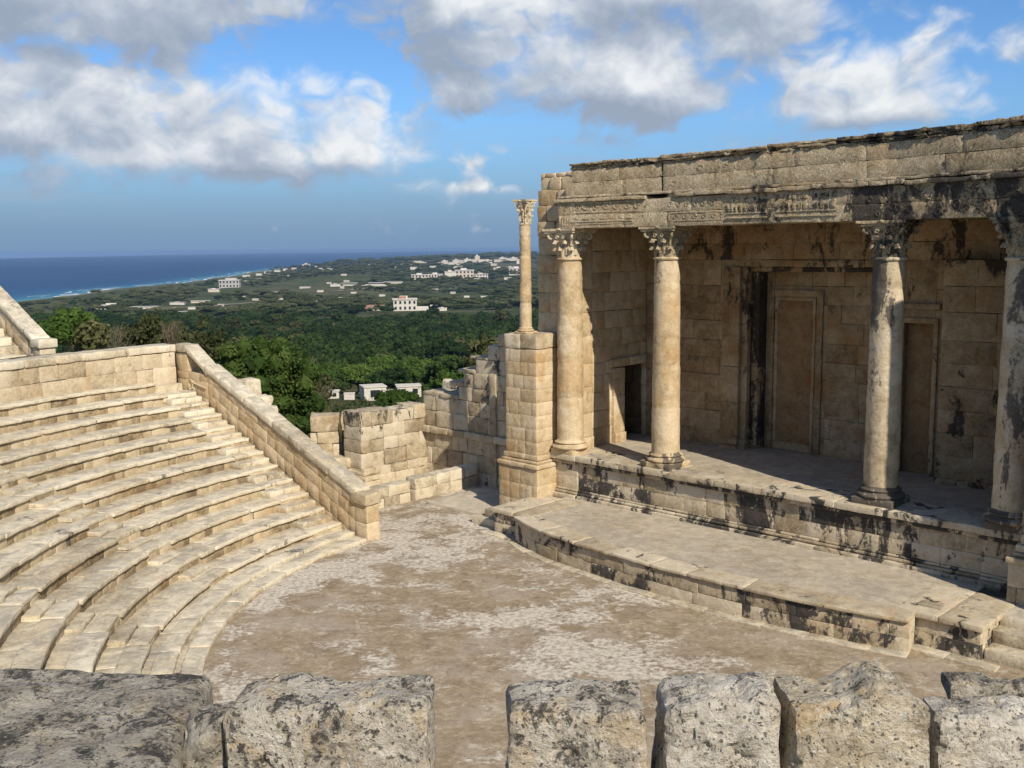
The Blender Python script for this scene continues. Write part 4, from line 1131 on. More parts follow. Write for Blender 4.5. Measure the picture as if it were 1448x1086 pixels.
# outer flank of the terrace closing the slope beside the parapet
fl_ = np.stack([V[i][0] for i in range(m_)]); low = P(*( -15.5, 4.0), -2.0)
ring2 = np.stack([pol(pr, rad(-3.5), pz-2.6) for pr, pz in prof]); ring3 = np.stack([pol(pr, rad(-14), pz*.2-4) for pr, pz in prof])
V2 = np.concatenate([ring3, ring2, fl_]); F2 = [(r_*m_+i, r_*m_+i+1, (r_+1)*m_+i+1, (r_+1)*m_+i) for r_ in range(2) for i in range(m_-1)]
mb.add(V2, F2, .5, .0)
setting(mb.build('upper_terrace_ground', LAND))

def sea_material():
    m, nt = new_mat('sea'); n = N(nt)
    geo = n.node('ShaderNodeNewGeometry'); pos = geo.outputs['Position']; sh = n.attr('stain')
    c = n.ramp(n.math('ADD', sh, n.math('MULTIPLY', n.math('SUBTRACT', n.noise(pos, .006, 5), .5), .25)), [(0, (.006, .040, .105)), (.35, (.010, .060, .14)), (.75, (.03, .17, .24)), (1, (.12, .33, .34))])
    mp = n.node('ShaderNodeMapping'); n.link(pos, mp.inputs[0]); mp.inputs['Scale'].default_value = (1, .35, 1)
    patch = n.step(n.noise(mp.outputs[0], .0011, 6, .6, .5), .35, .65)
    c = n.mix(n.math('MULTIPLY', patch, .35), c, (.02, .09, .21))
    w = n.math('ADD', n.noise(pos, .05, 5, .6), n.math('MULTIPLY', n.noise(pos, .4, 4, .6), .3))
    n.out(c, .55, n.bump(w, 3.0, .6), .25)
    return m
SEAM = sea_material()
ys = np.concatenate([[-3000, 0, 800], np.geomspace(1200, 42000, 150)])
off = np.array([30000, 12000, 6000, 3000, 1600, 900, 500, 300, 180, 110, 60, 25, 0, -60, -4000, -40000.])
Yg = np.repeat(ys[:, None], len(off), 1); Xg = np.minimum(coastX(Yg), 20000)-off[None, :]
sh = np.broadcast_to(np.exp(-np.maximum(off, 0)/170.)[None, :], Xg.shape)
mb = MB(); I = np.arange(Xg.size).reshape(Xg.shape)
F = np.stack([I[:-1, :-1].ravel(), I[:-1, 1:].ravel(), I[1:, 1:].ravel(), I[1:, :-1].ravel()], 1)
mb.add(np.stack([Xg, Yg, np.full(Xg.shape, SEA)], -1).reshape(-1, 3), F, .5, sh.reshape(-1))
setting(mb.build('sea', SEAM))
FOAM, nt = new_mat('foam'); N(nt).out((.72, .76, .78), .8)
mb = MB()
yy = np.arange(2200, 9000, 14.)
for k, (o_, w_) in enumerate(((6, 16), (38, 9), (70, 6))):
    q = np.stack([yy, 0*yy, 0*yy], -1); nz = fbm(q/55., 3, 50+k)
    wd = np.clip(w_*(.35+nz*(1.0 if k else .8)), 0, 40); wd = wd*(yy > 2500)*(np.exp(-(yy-2500)/6000))
    x0 = coastX(yy)-o_-6*vnoise(q/35., 60+k)
    for i in range(len(yy)-1):
        if wd[i] < .5 and wd[i+1] < .5: continue
        mb.add([[x0[i]-wd[i], yy[i], SEA+.35], [x0[i+1]-wd[i+1], yy[i+1], SEA+.35], [x0[i+1], yy[i+1], SEA+.35], [x0[i], yy[i], SEA+.35]], [(0, 3, 2, 1)])
setting(mb.build('surf', FOAM))

# ------------------------------------------------------------------ place by sight line: where a line of sight meets the land
def sight(x, y):
    f = 1450.; pitch = math.atan((543-350.5)/f); roll = math.atan(-7.5/730)
    dx, dy = x-724, y-543; c, s = math.cos(-roll), math.sin(-roll)
    a, b = dx*c-dy*s, dx*s+dy*c
    return np.array([a/f, math.cos(pitch)-b/f*math.sin(pitch), -math.sin(pitch)-b/f*math.cos(pitch)])
def ground(x, y, tmin=60):
    r = sight(x, y); t = np.geomspace(tmin, 20000, 3000)
    zz = HC+r[2]*t; g = terr(r[0]*t, r[1]*t)
    k = np.argmax(zz < g)
    if not (zz[k] < g[k]): k = len(t)-1
    return float(r[0]*t[k]), float(r[1]*t[k]), float(g[k])

# ------------------------------------------------------------------ foliage
def leaf_material(name, c0, c1, c2):
    m, nt = new_mat(name); n = N(nt)
    geo = n.node('ShaderNodeNewGeometry'); oi = n.node('ShaderNodeObjectInfo'); t = n.attr('tint')
    k = n.math('ADD', n.math('MULTIPLY', t, .46), n.math('MULTIPLY', oi.outputs['Random'], .54))
    col = n.ramp(k, [(.12, c0), (.5, c1), (.9, c2)])
    b = n.node('ShaderNodeBsdfPrincipled'); n.link(col, b.inputs['Base Color']); b.inputs['Roughness'].default_value = .7; b.inputs['Specular IOR Level'].default_value = .12
    tr = n.node('ShaderNodeBsdfTranslucent'); n.link(n.mix(.4, col, (.12, .16, .02)), tr.inputs[0])
    ms = n.node('ShaderNodeMixShader'); ms.inputs[0].default_value = .22
    n.link(b.outputs[0], ms.inputs[1]); n.link(tr.outputs[0], ms.inputs[2])
    o = n.node('ShaderNodeOutputMaterial'); n.link(ms.outputs[0], o.inputs['Surface'])
    return m
LEAF_D = leaf_material('leaf_dark', (.012, .026, .007), (.028, .052, .013), (.055, .088, .022))
LEAF_B = leaf_material('leaf_bright', (.026, .052, .008), (.055, .098, .016), (.105, .155, .030))
LEAF_O = leaf_material('leaf_olive', (.035, .042, .014), (.075, .080, .028), (.14, .135, .055))
LEAF_S = leaf_material('leaf_scrub', (.038, .052, .020), (.078, .092, .036), (.135, .140, .062))
LEAF_NEAR = leaf_material('leaf_near', (.011, .025, .005), (.030, .058, .010), (.100, .135, .028))
bk, nt = new_mat('bark'); nn_ = N(nt); g_ = nn_.node('ShaderNodeNewGeometry'); q_ = nn_.noise(g_.outputs['Position'], 6, 6, .7)
nn_.out(nn_.ramp(q_, [(.35, (.06, .045, .03)), (.65, (.16, .125, .09))]), .95, nn_.bump(q_, .03)); BARK = bk
tw_, nt = new_mat('dry_twig'); nn_ = N(nt); g_ = nn_.node('ShaderNodeNewGeometry'); q_ = nn_.noise(g_.outputs['Position'], 3, 5, .7)
nn_.out(nn_.ramp(q_, [(.35, (.09, .068, .045)), (.65, (.20, .155, .105))]), .95); TWIG = tw_

def crown_mesh(mb, rx, rz, zc, nclump, nleaf, leafsize, seed, core=True, shell=.72, ragged=.25, cent=(0, 0)):
    g = np.random.default_rng(seed)
    d_ = g.normal(size=(nclump, 3)); d_ /= np.linalg.norm(d_, axis=1)[:, None]
    d_[:, 2] = np.where(d_[:, 2] < -.35, -d_[:, 2], d_[:, 2])
    rr = shell+(1-shell)*g.random(nclump)**.5+g.normal(0, ragged*.4, nclump)
    rr *= np.where(g.random(nclump) < .25, .6, 1)
    C = d_*rr[:, None]*np.array([rx, rx, rz])*.86+np.array([cent[0], cent[1], zc])
    cr = rx*(.24+.16*g.random(nclump))*(1 if nclump < 60 else .75)
    ctint = g.random(nclump)
    v = g.normal(size=(nclump, nleaf, 3)); v /= np.linalg.norm(v, axis=2)[:, :, None]
    pos = C[:, None]+v*(cr[:, None]*(.55+.5*g.random((nclump, nleaf))))[:, :, None]*np.array([1, 1, .8])
    nrm = v+g.normal(0, .55, v.shape); nrm /= np.linalg.norm(nrm, axis=2)[:, :, None]
    up = g.normal(size=v.shape); a = np.cross(nrm, up); a /= np.linalg.norm(a, axis=2)[:, :, None]; b = np.cross(nrm, a)
    s = leafsize*(.6+.8*g.random((nclump, nleaf, 1)))
    q = np.stack([pos-a*s*.55, pos-b*s, pos+a*s*.55, pos+b*s], 2).reshape(-1, 3)
    nq = nclump*nleaf; F = np.arange(nq*4).reshape(nq, 4)
    ti = np.clip(np.repeat(ctint, nleaf)*.7+.3*g.random(nq), 0, 1)
    mb.add(q, F, np.repeat(ti, 4), 0)
    if core:
        # inner leafy masses so that the crown is not see-through everywhere
        for c, r_, t_ in zip(C, cr, ctint):
            k = 6; th = np.arange(k)/k*6.283
            ringv = [[0, 0, -1]]+[[.87*math.cos(x), .87*math.sin(x), -.4] for x in th]+[[.87*math.cos(x+.5), .87*math.sin(x+.5), .4] for x in th]+[[0, 0, 1]]
            vv_ = np.array(ringv)*r_*.72*(1+g.normal(0, .15, (14, 1)))+c
            ff = [(0, 1+(i+1) % k, 1+i) for i in range(k)]+[(1+i, 1+(i+1) % k, 7+i) for i in range(k)]+[(7+i, 1+(i+1) % k, 7+(i+1) % k) for i in range(k)]+[(7+i, 7+(i+1) % k, 13) for i in range(k)]
            mb.add(vv_, ff, t_*.6, 0)
    return C
def trunk_mesh(mb, H, r0, targets, seed):
    g = random.Random(seed); base = np.array([0, 0, -.6]); fork = np.array([g.uniform(-.1, .1)*H, g.uniform(-.1, .1)*H, H*.45])
    pts = [base+(fork-base)*q+np.array([math.sin(q*5+seed)*.04*H*q, math.cos(q*4+seed)*.03*H*q, 0]) for q in np.linspace(0, 1, 6)]
    mb.tube(np.array(pts), np.linspace(r0*1.25, r0*.75, 6), 8)
    for t in targets:
        mid = (pts[-1]+t)/2+np.array([0, 0, -.05*H])
        mb.tube(np.array([pts[-1], mid, t]), [r0*.5, r0*.32, r0*.1], 6)

def tree(name, label, loc, rx, rz, zc, nclump, nleaf, ls, mat, seed, cat='tree', group=None, trunk=True, **kw):
    t = thing(name, label, cat, loc, group)
    mb = MB(); mb_loc = np.array(loc)
    C = crown_mesh(mb, rx, rz, zc, nclump, nleaf, ls, seed, **kw)
    mb.V = [q+mb_loc for q in mb.V]
    cr = mb.build('crown', mat, t, smooth=False)
    tk = MB(); trunk_mesh(tk, max(zc, .5), max(.04, rx*.06), [C[i] for i in range(0, min(len(C), 40), 6)], seed)
    tk.V = [q+mb_loc for q in tk.V]
    tk.build('trunk', BARK, t)
    return t
def copy_thing(src, loc, sc, rz, label=None):
    c = src.copy(); COL.objects.link(c); c.location = loc; c.scale = (sc[0], sc[0], sc[1]); c.rotation_euler = (0, 0, rz)
    if label: c['label'] = label
    for ch in src.children:
        d_ = ch.copy(); COL.objects.link(d_); d_.parent = c
    return c

# the big tree behind the parapet
tx, ty = sight(371, 540)[0]/sight(371, 540)[1]*46, 46.0
tz = float(terr(tx, ty))
big = tree('leafy_tree', 'large dense green tree rising just behind the sloping parapet', (tx, ty, tz-.5), 2.5, 3.3, 2.8, 250, 150, .088, LEAF_NEAR, 5, shell=.58, ragged=.34)
for i, (px, py, Y, rx, rz, mat, lab) in enumerate([
    (292, 503, 52, 1.3, 1.0, LEAF_O, 'olive green bush left of the large dense tree'),
    (255, 492, 56, 1.5, 1.2, LEAF_O, 'sparse olive bush behind the corner of the curved wall'),
    (210, 480, 60, 1.7, 1.2, LEAF_O, 'sparse grey green bush right of the dry twiggy shrub'),
    (108, 470, 50, 1.3, 1.1, LEAF_B, 'bright green bush left of the dry twiggy shrub'),
    (72, 478, 44, .9, .8, LEAF_B, 'small bright bush right of the upper parapet pillar'),
    (128, 482, 46, 1.0, .8, LEAF_O, 'low olive shrub in front of the bright green bush'),
    (430, 558, 62, 1.2, 1.0, LEAF_O, 'thin brownish olive bush right of the large dense tree'),
    (448, 555, 66, 1.3, 1.2, LEAF_O, 'small dry olive bush above the rubble slope'),
    (560, 568, 75, 1.6, .7, LEAF_B, 'low bright green bush below the white cube houses'),
    (505, 581, 64, 1.3, .45, LEAF_S, 'low grassy bush above the broken ashlar wall')]):
    r = sight(px, py); X, Y_ = r[0]/r[1]*Y, Y; zc = HC+r[2]/r[1]*Y
    g0 = min(float(terr(X, Y_)), zc-rz*.7)
    bush_last = tree('bush', lab, (X, Y_, g0), rx, rz, zc-g0, 46, 60, .11, mat, 60+i, cat='bush', core=(mat is not LEAF_O), ragged=.5, shell=.5)
# dry twiggy shrubs
for i, (px, py, Y, h, w_, lab) in enumerate([(150, 478, 48, 1.5, 1.3, 'bare grey brown twiggy shrub standing above the curved wall'), (118, 478, 47, 1.1, .8, 'smaller bare twiggy shrub left of the larger dry one'), (243, 470, 55, 1.5, .7, 'thin bare stalks rising behind the curved wall corner'), (440, 552, 62, 1.0, 1.5, 'bare brown branches beside the small dry olive bush')]):
    r = sight(px, py); X, zc = r[0]/r[1]*Y, HC+r[2]/r[1]*Y
    z0 = zc-h*.55-.8; mb = MB(); g = random.Random(90+i)
    for k in range(46 if i < 3 else 30):
        a = g.uniform(0, 6.28); rr = w_*math.sqrt(g.random()); top = np.array([rr*math.cos(a), rr*math.sin(a), .8+h*g.uniform(.5, 1.05)])
        b0 = np.array([.25*rr*math.cos(a), .25*rr*math.sin(a), 0]); mid = (b0*.6+top*.4)+np.array([g.uniform(-.1, .1), g.uniform(-.1, .1), .1])
        mb.tube(np.array([b0, mid, top])+np.array([X, Y, z0]), [.022, .014, .005], 4, g.random())
        for q in range(4):
            s_ = mid+(top-mid)*g.uniform(.1, .9); e_ = s_+np.array([g.uniform(-.25, .25), g.uniform(-.25, .25), g.uniform(.02, .3)])
            mb.tube(np.array([s_, (s_+e_)/2+np.array([0, 0, .03]), e_])+np.array([X, Y, z0]), [.010, .007, .003], 3, g.random())
    tag(mb.build('dry_shrub', TWIG, loc=(X, Y, z0)), lab, 'dry shrub')

# ---- woods: individually standing trees first, the rest as one mass
protos = []
for i, (mat, rx, rz, zc, nm, lab) in enumerate([
    (LEAF_D, 4.6, 3.6, 4.4, 'broadleaf_tree', 'dark green rounded tree standing in the wood below the ruins'),
    (LEAF_B, 4.0, 3.3, 4.0, 'broadleaf_tree', 'brighter green rounded tree standing in the wood below the ruins'),
    (LEAF_O, 3.4, 4.4, 5.4, 'feathery_tree', 'tall loose olive tree on the slope left of the lone column'),
    (LEAF_D, 5.6, 3.4, 4.0, 'spreading_tree', 'wide dark spreading tree in the wood below the ruins')]):
    protos.append((mat, rx, rz, zc, nm, lab))
houses_px = []      # filled below, kept clear of trees
# ------------------------------------------------------------------ houses of the coastal plain
def plaster(name, c, d_):
    m, nt = new_mat(name); n = N(nt); g = n.node('ShaderNodeNewGeometry')
    q = n.noise(g.outputs['Position'], .5, 8, .7); q2 = n.noise(g.outputs['Position'], 3, 6, .7)
    n.out(n.mix(n.step(n.math('ADD', n.math('MULTIPLY', q, .6), n.math('MULTIPLY', q2, .4)), .42, .66), c, d_), .9, n.bump(q2, .02), .1); return m
PL_W = plaster('white_plaster', (.58, .53, .45), (.44, .395, .325))
PL_C = plaster('cream_plaster', (.56, .48, .37), (.40, .33, .25))
PL_G = plaster('grey_concrete', (.44, .41, .37), (.30, .28, .25))
RF_G = plaster('roof_concrete', (.60, .57, .52), (.42, .39, .35))
RF_T = plaster('roof_tile', (.36, .19, .12), (.25, .13, .085))
GL, nt = new_mat('window_glass'); N(nt).out((.02, .025, .03), .15, None, .5)
HOUSES = []
def house(px, py, wpx, hpx, mat, label, rz=0., depth=.8, windows=(0, 0), roof='flat', group=None, wings=(), name='house', cat='house', parapet=True, shop=None, dz=0.):
    X, Y, Z = ground(px, py)
    m_ = Y/1450.; w, h = wpx*m_, hpx*m_; d_ = w*depth
    HOUSES.append((X, Y, w*.75+3))
    t = thing(name, label, cat, (X, Y, Z+dz), group)
    ca, sa = math.cos(rz), math.sin(rz)
    def fn(s, tt_, z): return np.stack([X+s*ca-tt_*sa, Y+s*sa+tt_*ca, Z+dz+z], -1)
    sx_ = max(.5, w/10)
    mb = MB(); mb.block(fn, -w/2, w/2, 0, d_, -2-.05*w, h, r=.03*m_*6, seg=sx_, amp=0, jit=0)
    wo = mb.build('wall', mat, t)
    mb = MB(); o = .035*w
    if roof == 'flat':
        mb.block(fn, -w/2-o, w/2+o, -o, d_+o, h+.002, h+.09*h, r=.01*m_*6, seg=sx_, amp=0, jit=0)
        if parapet: mb.block(fn, -w*.2, w*.12, d_*.3, d_*.7, h*1.09, h*1.32, r=.01, seg=sx_, amp=0, jit=0)
    else:
        a = fn(np.array([-w/2-o, w/2+o, w/2+o, -w/2-o, -w/2-o, w/2+o]), np.array([-o, -o, d_+o, d_+o, d_/2, d_/2]), np.array([h, h, h, h, h*1.45, h*1.45]))
        mb.add(a, [(0, 1, 5, 4), (2, 3, 4, 5), (1, 2, 5), (3, 0, 4), (0, 3, 2, 1)])
    mb.build('roof', RF_T if roof == 'tile' else (RF_G if mat is not PL_W else PL_W), t, smooth=False)
    nx, nz = windows
    for i in range(nx):
        for j in range(nz):
            cx = -w/2+w*(i+.5)/nx; cz = h*(j+.55)/nz; ww = w/nx*.22; wh = h/nz*.26
            mb = MB(); mb.block(fn, cx-ww, cx+ww, -.012*w, .02*w, cz-wh, cz+wh, r=.004*w, seg=9, amp=0, jit=0)
            mb.build('window', GL, t)
    for k, (ox, ww, hh, mt) in enumerate(wings):
        mb = MB(); mb.block(fn, ox*w-ww*w/2, ox*w+ww*w/2, d_*.15, d_*.8, -3, hh*h, r=.02*m_*6, seg=sx_, amp=0, jit=0); mb.build('wing', mt, t)
    return t
house(531, 567, 32, 19, PL_W, 'white cube house with flat overhanging roof just beyond the broken ashlar wall', .35, .9, (1, 1), parapet=False)
house(579, 561, 34, 14, PL_W, 'white flat-roofed house half hidden by bushes right of the white cube house', .2, .8, (2, 1), parapet=False, wings=((-.7, .5, .6, PL_W),))
house(652, 537, 24, 10, PL_W, 'small white house peeking over the stepped ruined wall', -.2, .8, (1, 1), parapet=False)
house(462, 564, 34, 10, PL_W, 'long low white house beside the small dry olive bush', .1, .5, (3, 1), parapet=False)
house(494, 566, 15, 9, PL_W, 'tiny white outhouse left of the white cube house', .1, .8, (0, 0), parapet=False)
house(573, 440, 33, 16, PL_W, 'white three storey block with rows of dark windows alone in the dark wood', .12, .7, (5, 2), wings=((.75, .5, .35, PL_W), (-.1, .3, 1.3, RF_T)))
house(531, 439, 24, 5, PL_C, 'low sandy house left of the white three storey block', .1, .6, (3, 1), 'tile')
house(513, 441, 14, 4, PL_C, 'small brown roofed house farther left of the white three storey block', .1, .6, (0, 0), 'tile')
house(555, 439, 9, 4, PL_W, 'tiny white house touching the left side of the white three storey block', .1, .8, (0, 0))
house(626, 440, 12, 4, PL_W, 'small white house right of the white three storey block', .1, .7, (0, 0))
house(324, 407, 28, 10, PL_G, 'big grey block standing alone near the shore', .1, .6, (6, 2), name='apartment_building', cat='building', wings=((.1, .5, 1.35, PL_G),))
house(302, 413, 15, 4, PL_C, 'low pale house left of the big grey block by the shore', .1, .7, (0, 0))
house(153, 441, 20, 9, PL_W, 'white house with a rounded upper storey on the plain near the left shore', .1, .7, (3, 1), wings=((.2, .6, 1.3, PL_W), (.9, .9, .35, PL_W)))
house(203, 437, 36, 3.2, PL_W, 'long low white building right of the house with a rounded upper storey', .05, .3, (0, 0), parapet=False)
house(110, 449, 26, 3.5, PL_C, 'low cream building farthest left below the shore', .05, .4, (0, 0))
house(250, 431, 20, 3, PL_W, 'low white house between the long low building and the shore block', .05, .5, (0, 0))
house(283, 428, 26, 2.6, PL_C, 'long cream wall-like house below the big grey block', .05, .3, (0, 0), parapet=False)
house(328, 440, 18, 3, PL_C, 'low tan house directly above the large dense tree', .05, .5, (0, 0))
house(240, 443, 44, 2.2, PL_C, 'very long low tan shed on the plain', .04, .2, (0, 0), parapet=False, name='shed', cat='shed')
house(433, 379, 11, 5, PL_W, 'white block alone on the shore skyline', .1, .7, (0, 0))
house(515, 404, 60, 3.6, PL_W, 'very long white building on the middle plain', .06, .2, (0, 0), parapet=False, name='long_building', cat='building')
house(474, 405, 14, 3, PL_W, 'small white building left of the very long white building', .05, .5, (0, 0))
house(556, 401, 26, 2.6, PL_C, 'low tan building right of the very long white building', .05, .3, (0, 0), parapet=False)
for i, (x, y, w, h, mt, lab) in enumerate([
    (594, 397, 24, 8, PL_C, 'leftmost cream block of the estate in the middle distance'), (616, 397, 20, 8.5, PL_C, 'second cream block of the estate in the middle distance'),
    (637, 394, 16, 9, PL_W, 'short white block at the centre of the middle distance estate'), (657, 393, 26, 10, PL_C, 'longest and tallest cream block of the middle distance estate'),
    (680, 394, 20, 6, PL_W, 'low white block at the right end of the middle distance estate')]):
    house(x, y, w, h, mt, lab, .08, .5, (5, 2) if w > 18 else (0, 0), name='apartment_building', cat='building')
house(731, 389, 22, 9, PL_C, 'cream block with dark openings directly left of the lone column', .05, .6, (4, 2), name='apartment_building', cat='building')
house(706, 384, 16, 5, PL_W, 'white house between the estate and the lone column', .05, .6, (0, 0))
house(722, 382, 12, 4, PL_W, 'small white house just behind the cream block by the lone column', .05, .6, (0, 0))
far = [(575, 375, 16, 2.6), (590, 372.5, 12, 4), (598, 373, 10, 3), (622, 373.5, 8, 3), (629, 372.5, 9, 4.5), (638, 373, 8, 3.2), (645, 372, 10, 5), (654, 371.5, 8, 4.5), (661, 372, 9, 6), (669, 371, 8, 5), (675, 371, 7, 9), (681, 371.5, 9, 5), (690, 371, 12, 4), (703, 369.5, 9, 3.5), (711, 369, 10, 5), (719, 368.5, 8, 4), (727, 368.5, 10, 4.5), (585, 380, 10, 3), (735, 372, 9, 5), (698, 375, 8, 3), (648, 377, 12, 3), (612, 378, 9, 2.6)]
for i, (x, y, w, h) in enumerate(far):
    house(x, y+1, w, h, (PL_W, PL_C)[i % 3 == 1], 'tiny pale block of the far town below the skyline', R.uniform(-.2, .2), .7, (0, 0), group='blocks of the far town', parapet=(i % 2 == 0))
for i, (x, y, w, h) in enumerate([(366, 389, 8, 2.6), (378, 386, 9, 2.6), (348, 391, 10, 2.4), (392, 384, 8, 2.4), (405, 382, 9, 2.6), (415, 381, 8, 2.6), (452, 380, 7, 2.8), (464, 379, 6, 2.4), (446, 379, 5, 3)]):
    house(x, y+.6, w, h, PL_W, 'tiny white house strung along the far shore', .1, .7, (0, 0), group='tiny houses along the far shore', parapet=False)
for i, (x, y, w, h) in enumerate([(340, 420, 10, 2.6), (362, 425, 12, 2.4), (388, 415, 9, 2.2), (412, 420, 12, 2.2), (430, 408, 14, 2.4), (453, 413, 9, 2.2), (480, 421, 9, 2.6), (500, 415, 8, 2), (271, 437, 10, 2.2), (180, 432, 8, 2.4), (226, 445, 12, 2.4), (310, 433, 12, 2.4), (540, 419, 8, 2.4), (640, 415, 7, 2.2), (660, 421, 8, 2.4), (615, 411, 9, 2.2), (135, 437, 8, 2.2)]):
    house(x, y, w, h, (PL_W, PL_C)[i % 2], 'tiny pale house scattered on the green plain', R.uniform(-.3, .3), .6, (0, 0), group='tiny houses scattered on the plain', parapet=False)

gh = random.Random(21)
for i in range(46):
    x = gh.uniform(335, 735); y = gh.uniform(368, 436)
    if i % 2: y = 368+(y-368)*.45
    if y > 395+.0*x and x < 300: continue
    X_, Y_, Z_ = ground(x, y)
    if X_ < coastX(Y_)+40 or any(abs(X_-hx) < hr*2 and abs(Y_-hy) < 60+hr for hx, hy, hr in HOUSES): continue
    house(x, y, gh.uniform(5, 11), gh.uniform(1.9, 3.2), (PL_W, PL_C, PL_W)[i % 3], 'tiny pale house scattered on the green plain', gh.uniform(-.3, .3), .6, (0, 0), group='tiny houses scattered on the plain', parapet=False)
# pale dirt tracks between the fields
RD = plaster('dirt_track', (.40, .34, .25), (.30, .25, .175))
for k, line in enumerate([[(330, 402), (350, 398), (372, 393), (396, 388), (425, 385)], [(470, 413), (520, 408), (570, 402), (612, 399)], [(110, 444), (190, 441), (260, 436), (330, 431), (400, 428)], [(420, 420), (452, 428), (480, 432)]]):
    q = np.array([ground(*p_) for p_ in line]); mb = MB()
    tt_ = np.linspace(0, 1, 60); kk = np.linspace(0, 1, len(q)); xs = np.interp(tt_, kk, q[:, 0]); ys_ = np.interp(tt_, kk, q[:, 1])
    dx, dy = np.gradient(xs), np.gradient(ys_); L_ = np.hypot(dx, dy); w_ = 5+3*vnoise(np.stack([xs/60, ys_/60, 0*xs], -1), 3)
    a_ = np.stack([xs-dy/L_*w_, ys_+dx/L_*w_], -1); b_ = np.stack([xs+dy/L_*w_, ys_-dx/L_*w_], -1)
    zz = np.maximum(terr(a_[:, 0], a_[:, 1]), terr(b_[:, 0], b_[:, 1]))+1.6
    V_ = np.stack([np.c_[a_, zz], np.c_[b_, zz]], 1).reshape(-1, 3)
    mb.add(V_, [(2*i, 2*i+1, 2*i+3, 2*i+2) for i in range(59)])
    setting(mb.build('dirt_road', RD, loc=q[0]))
# ------------------------------------------------------------------ woods
def blocked(x, y, r):
    for hx, hy, hr in HOUSES:
        dx = x-hx*y/hy if hy > 1 else x-hx
        if abs(dx) < hr*1.15+r*.8 and -75*min(1, hy/350.) < y-hy < hr+r and y > 30: return True
    return False
src = []
placed = 0
g = random.Random(4)
cand = []
yv = 135.
while yv < 430:
    stp = 5.2+yv*.0095
    xv = -.36*yv
    while xv < .035*yv+4:
        cand.append((xv+g.uniform(-.45, .45)*stp*1.25, yv+g.uniform(-.45, .45)*stp))
        xv += stp*1.25
    yv += stp*.92
first = {}
kinds = []
for (x, y) in cand:
    q = x/y
    nzv = float(fbm(np.array([[x/38., y/60., 1.]]), 3, 71)[0]); q = x/y
    if blocked(x, y, 4) or (-.215 < q < -.065 and y < 238): continue
    right = q > -.055
    if right and g.random() < .55: k = 2
    elif nzv > .12 and q > -.19: k = 1
    elif g.random() < .25: k = 3
    elif g.random() < .12: k = 2
    else: k = 0
    kinds.append((x, y, k))
kinds = kinds[:296]
for (x, y, k) in kinds:
    mat, rx, rz, zc, nm, lab = protos[k]
    z = float(terr(x, y)); sc = g.uniform(.6, 1.1)*(1.0 if y > 160 else .72); sz = sc*g.uniform(.85, 1.15)
    if k not in first:
        first[k] = tree(nm, lab, (x, y, z), rx, rz, zc, 70, 34, .40, mat, 200+k, group=['dark rounded trees in the wood', 'bright rounded trees in the wood', 'tall loose olive trees on the slope', 'wide dark trees in the wood'][k], shell=.62, ragged=.35)
        first[k].scale = (sc, sc, sz); continue
    copy_thing(first[k], (x, y, z), (sc, sz), g.uniform(0, 6.28))

def scatter(name, pts, crown, mat_name):
    me = bpy.data.meshes.new(name); me.from_pydata([p_[:3] for p_ in pts], [], [])
    a = me.attributes.new('tree_scale', 'FLOAT', 'POINT'); a.data.foreach_set('value', [p_[3] for p_ in pts])
    a = me.attributes.new('tree_height', 'FLOAT', 'POINT'); a.data.foreach_set('value', [p_[3]*p_[5] for p_ in pts])
    a = me.attributes.new('tree_turn', 'FLOAT', 'POINT'); a.data.foreach_set('value', [p_[4] for p_ in pts])
    o = bpy.data.objects.new(name, me); COL.objects.link(o); o['kind'] = 'stuff'
    ng = bpy.data.node_groups.new(name, 'GeometryNodeTree')
    ng.interface.new_socket('Geometry', in_out='INPUT', socket_type='NodeSocketGeometry'); ng.interface.new_socket('Geometry', in_out='OUTPUT', socket_type='NodeSocketGeometry')
    n = N(ng)
    gi = n.node('NodeGroupInput'); go = n.node('NodeGroupOutput')
    oi = n.node('GeometryNodeObjectInfo', transform_space='ORIGINAL'); oi.inputs['Object'].default_value = crown
    ip = n.node('GeometryNodeInstanceOnPoints')
    na1 = n.node('GeometryNodeInputNamedAttribute', data_type='FLOAT'); na1.inputs['Name'].default_value = 'tree_scale'
    na2 = n.node('GeometryNodeInputNamedAttribute', data_type='FLOAT'); na2.inputs['Name'].default_value = 'tree_turn'
    na3 = n.node('GeometryNodeInputNamedAttribute', data_type='FLOAT'); na3.inputs['Name'].default_value = 'tree_height'
    cs = n.node('ShaderNodeCombineXYZ'); n.link(na1.outputs[0], cs.inputs[0]); n.link(na1.outputs[0], cs.inputs[1]); n.link(na3.outputs[0], cs.inputs[2])
    cb = n.node('ShaderNodeCombineXYZ'); n.link(na2.outputs[0], cb.inputs[2])
    n.link(gi.outputs[0], ip.inputs['Points']); n.link(oi.outputs['Geometry'], ip.inputs['Instance'])
    n.link(cs.outputs[0], ip.inputs['Scale']); n.link(cb.outputs[0], ip.inputs['Rotation']); n.link(ip.outputs[0], go.inputs[0])
    md = o.modifiers.new('trees', 'NODES'); md.node_group = ng
    return o
lists = {0: [], 1: [], 2: [], 3: [], 4: []}
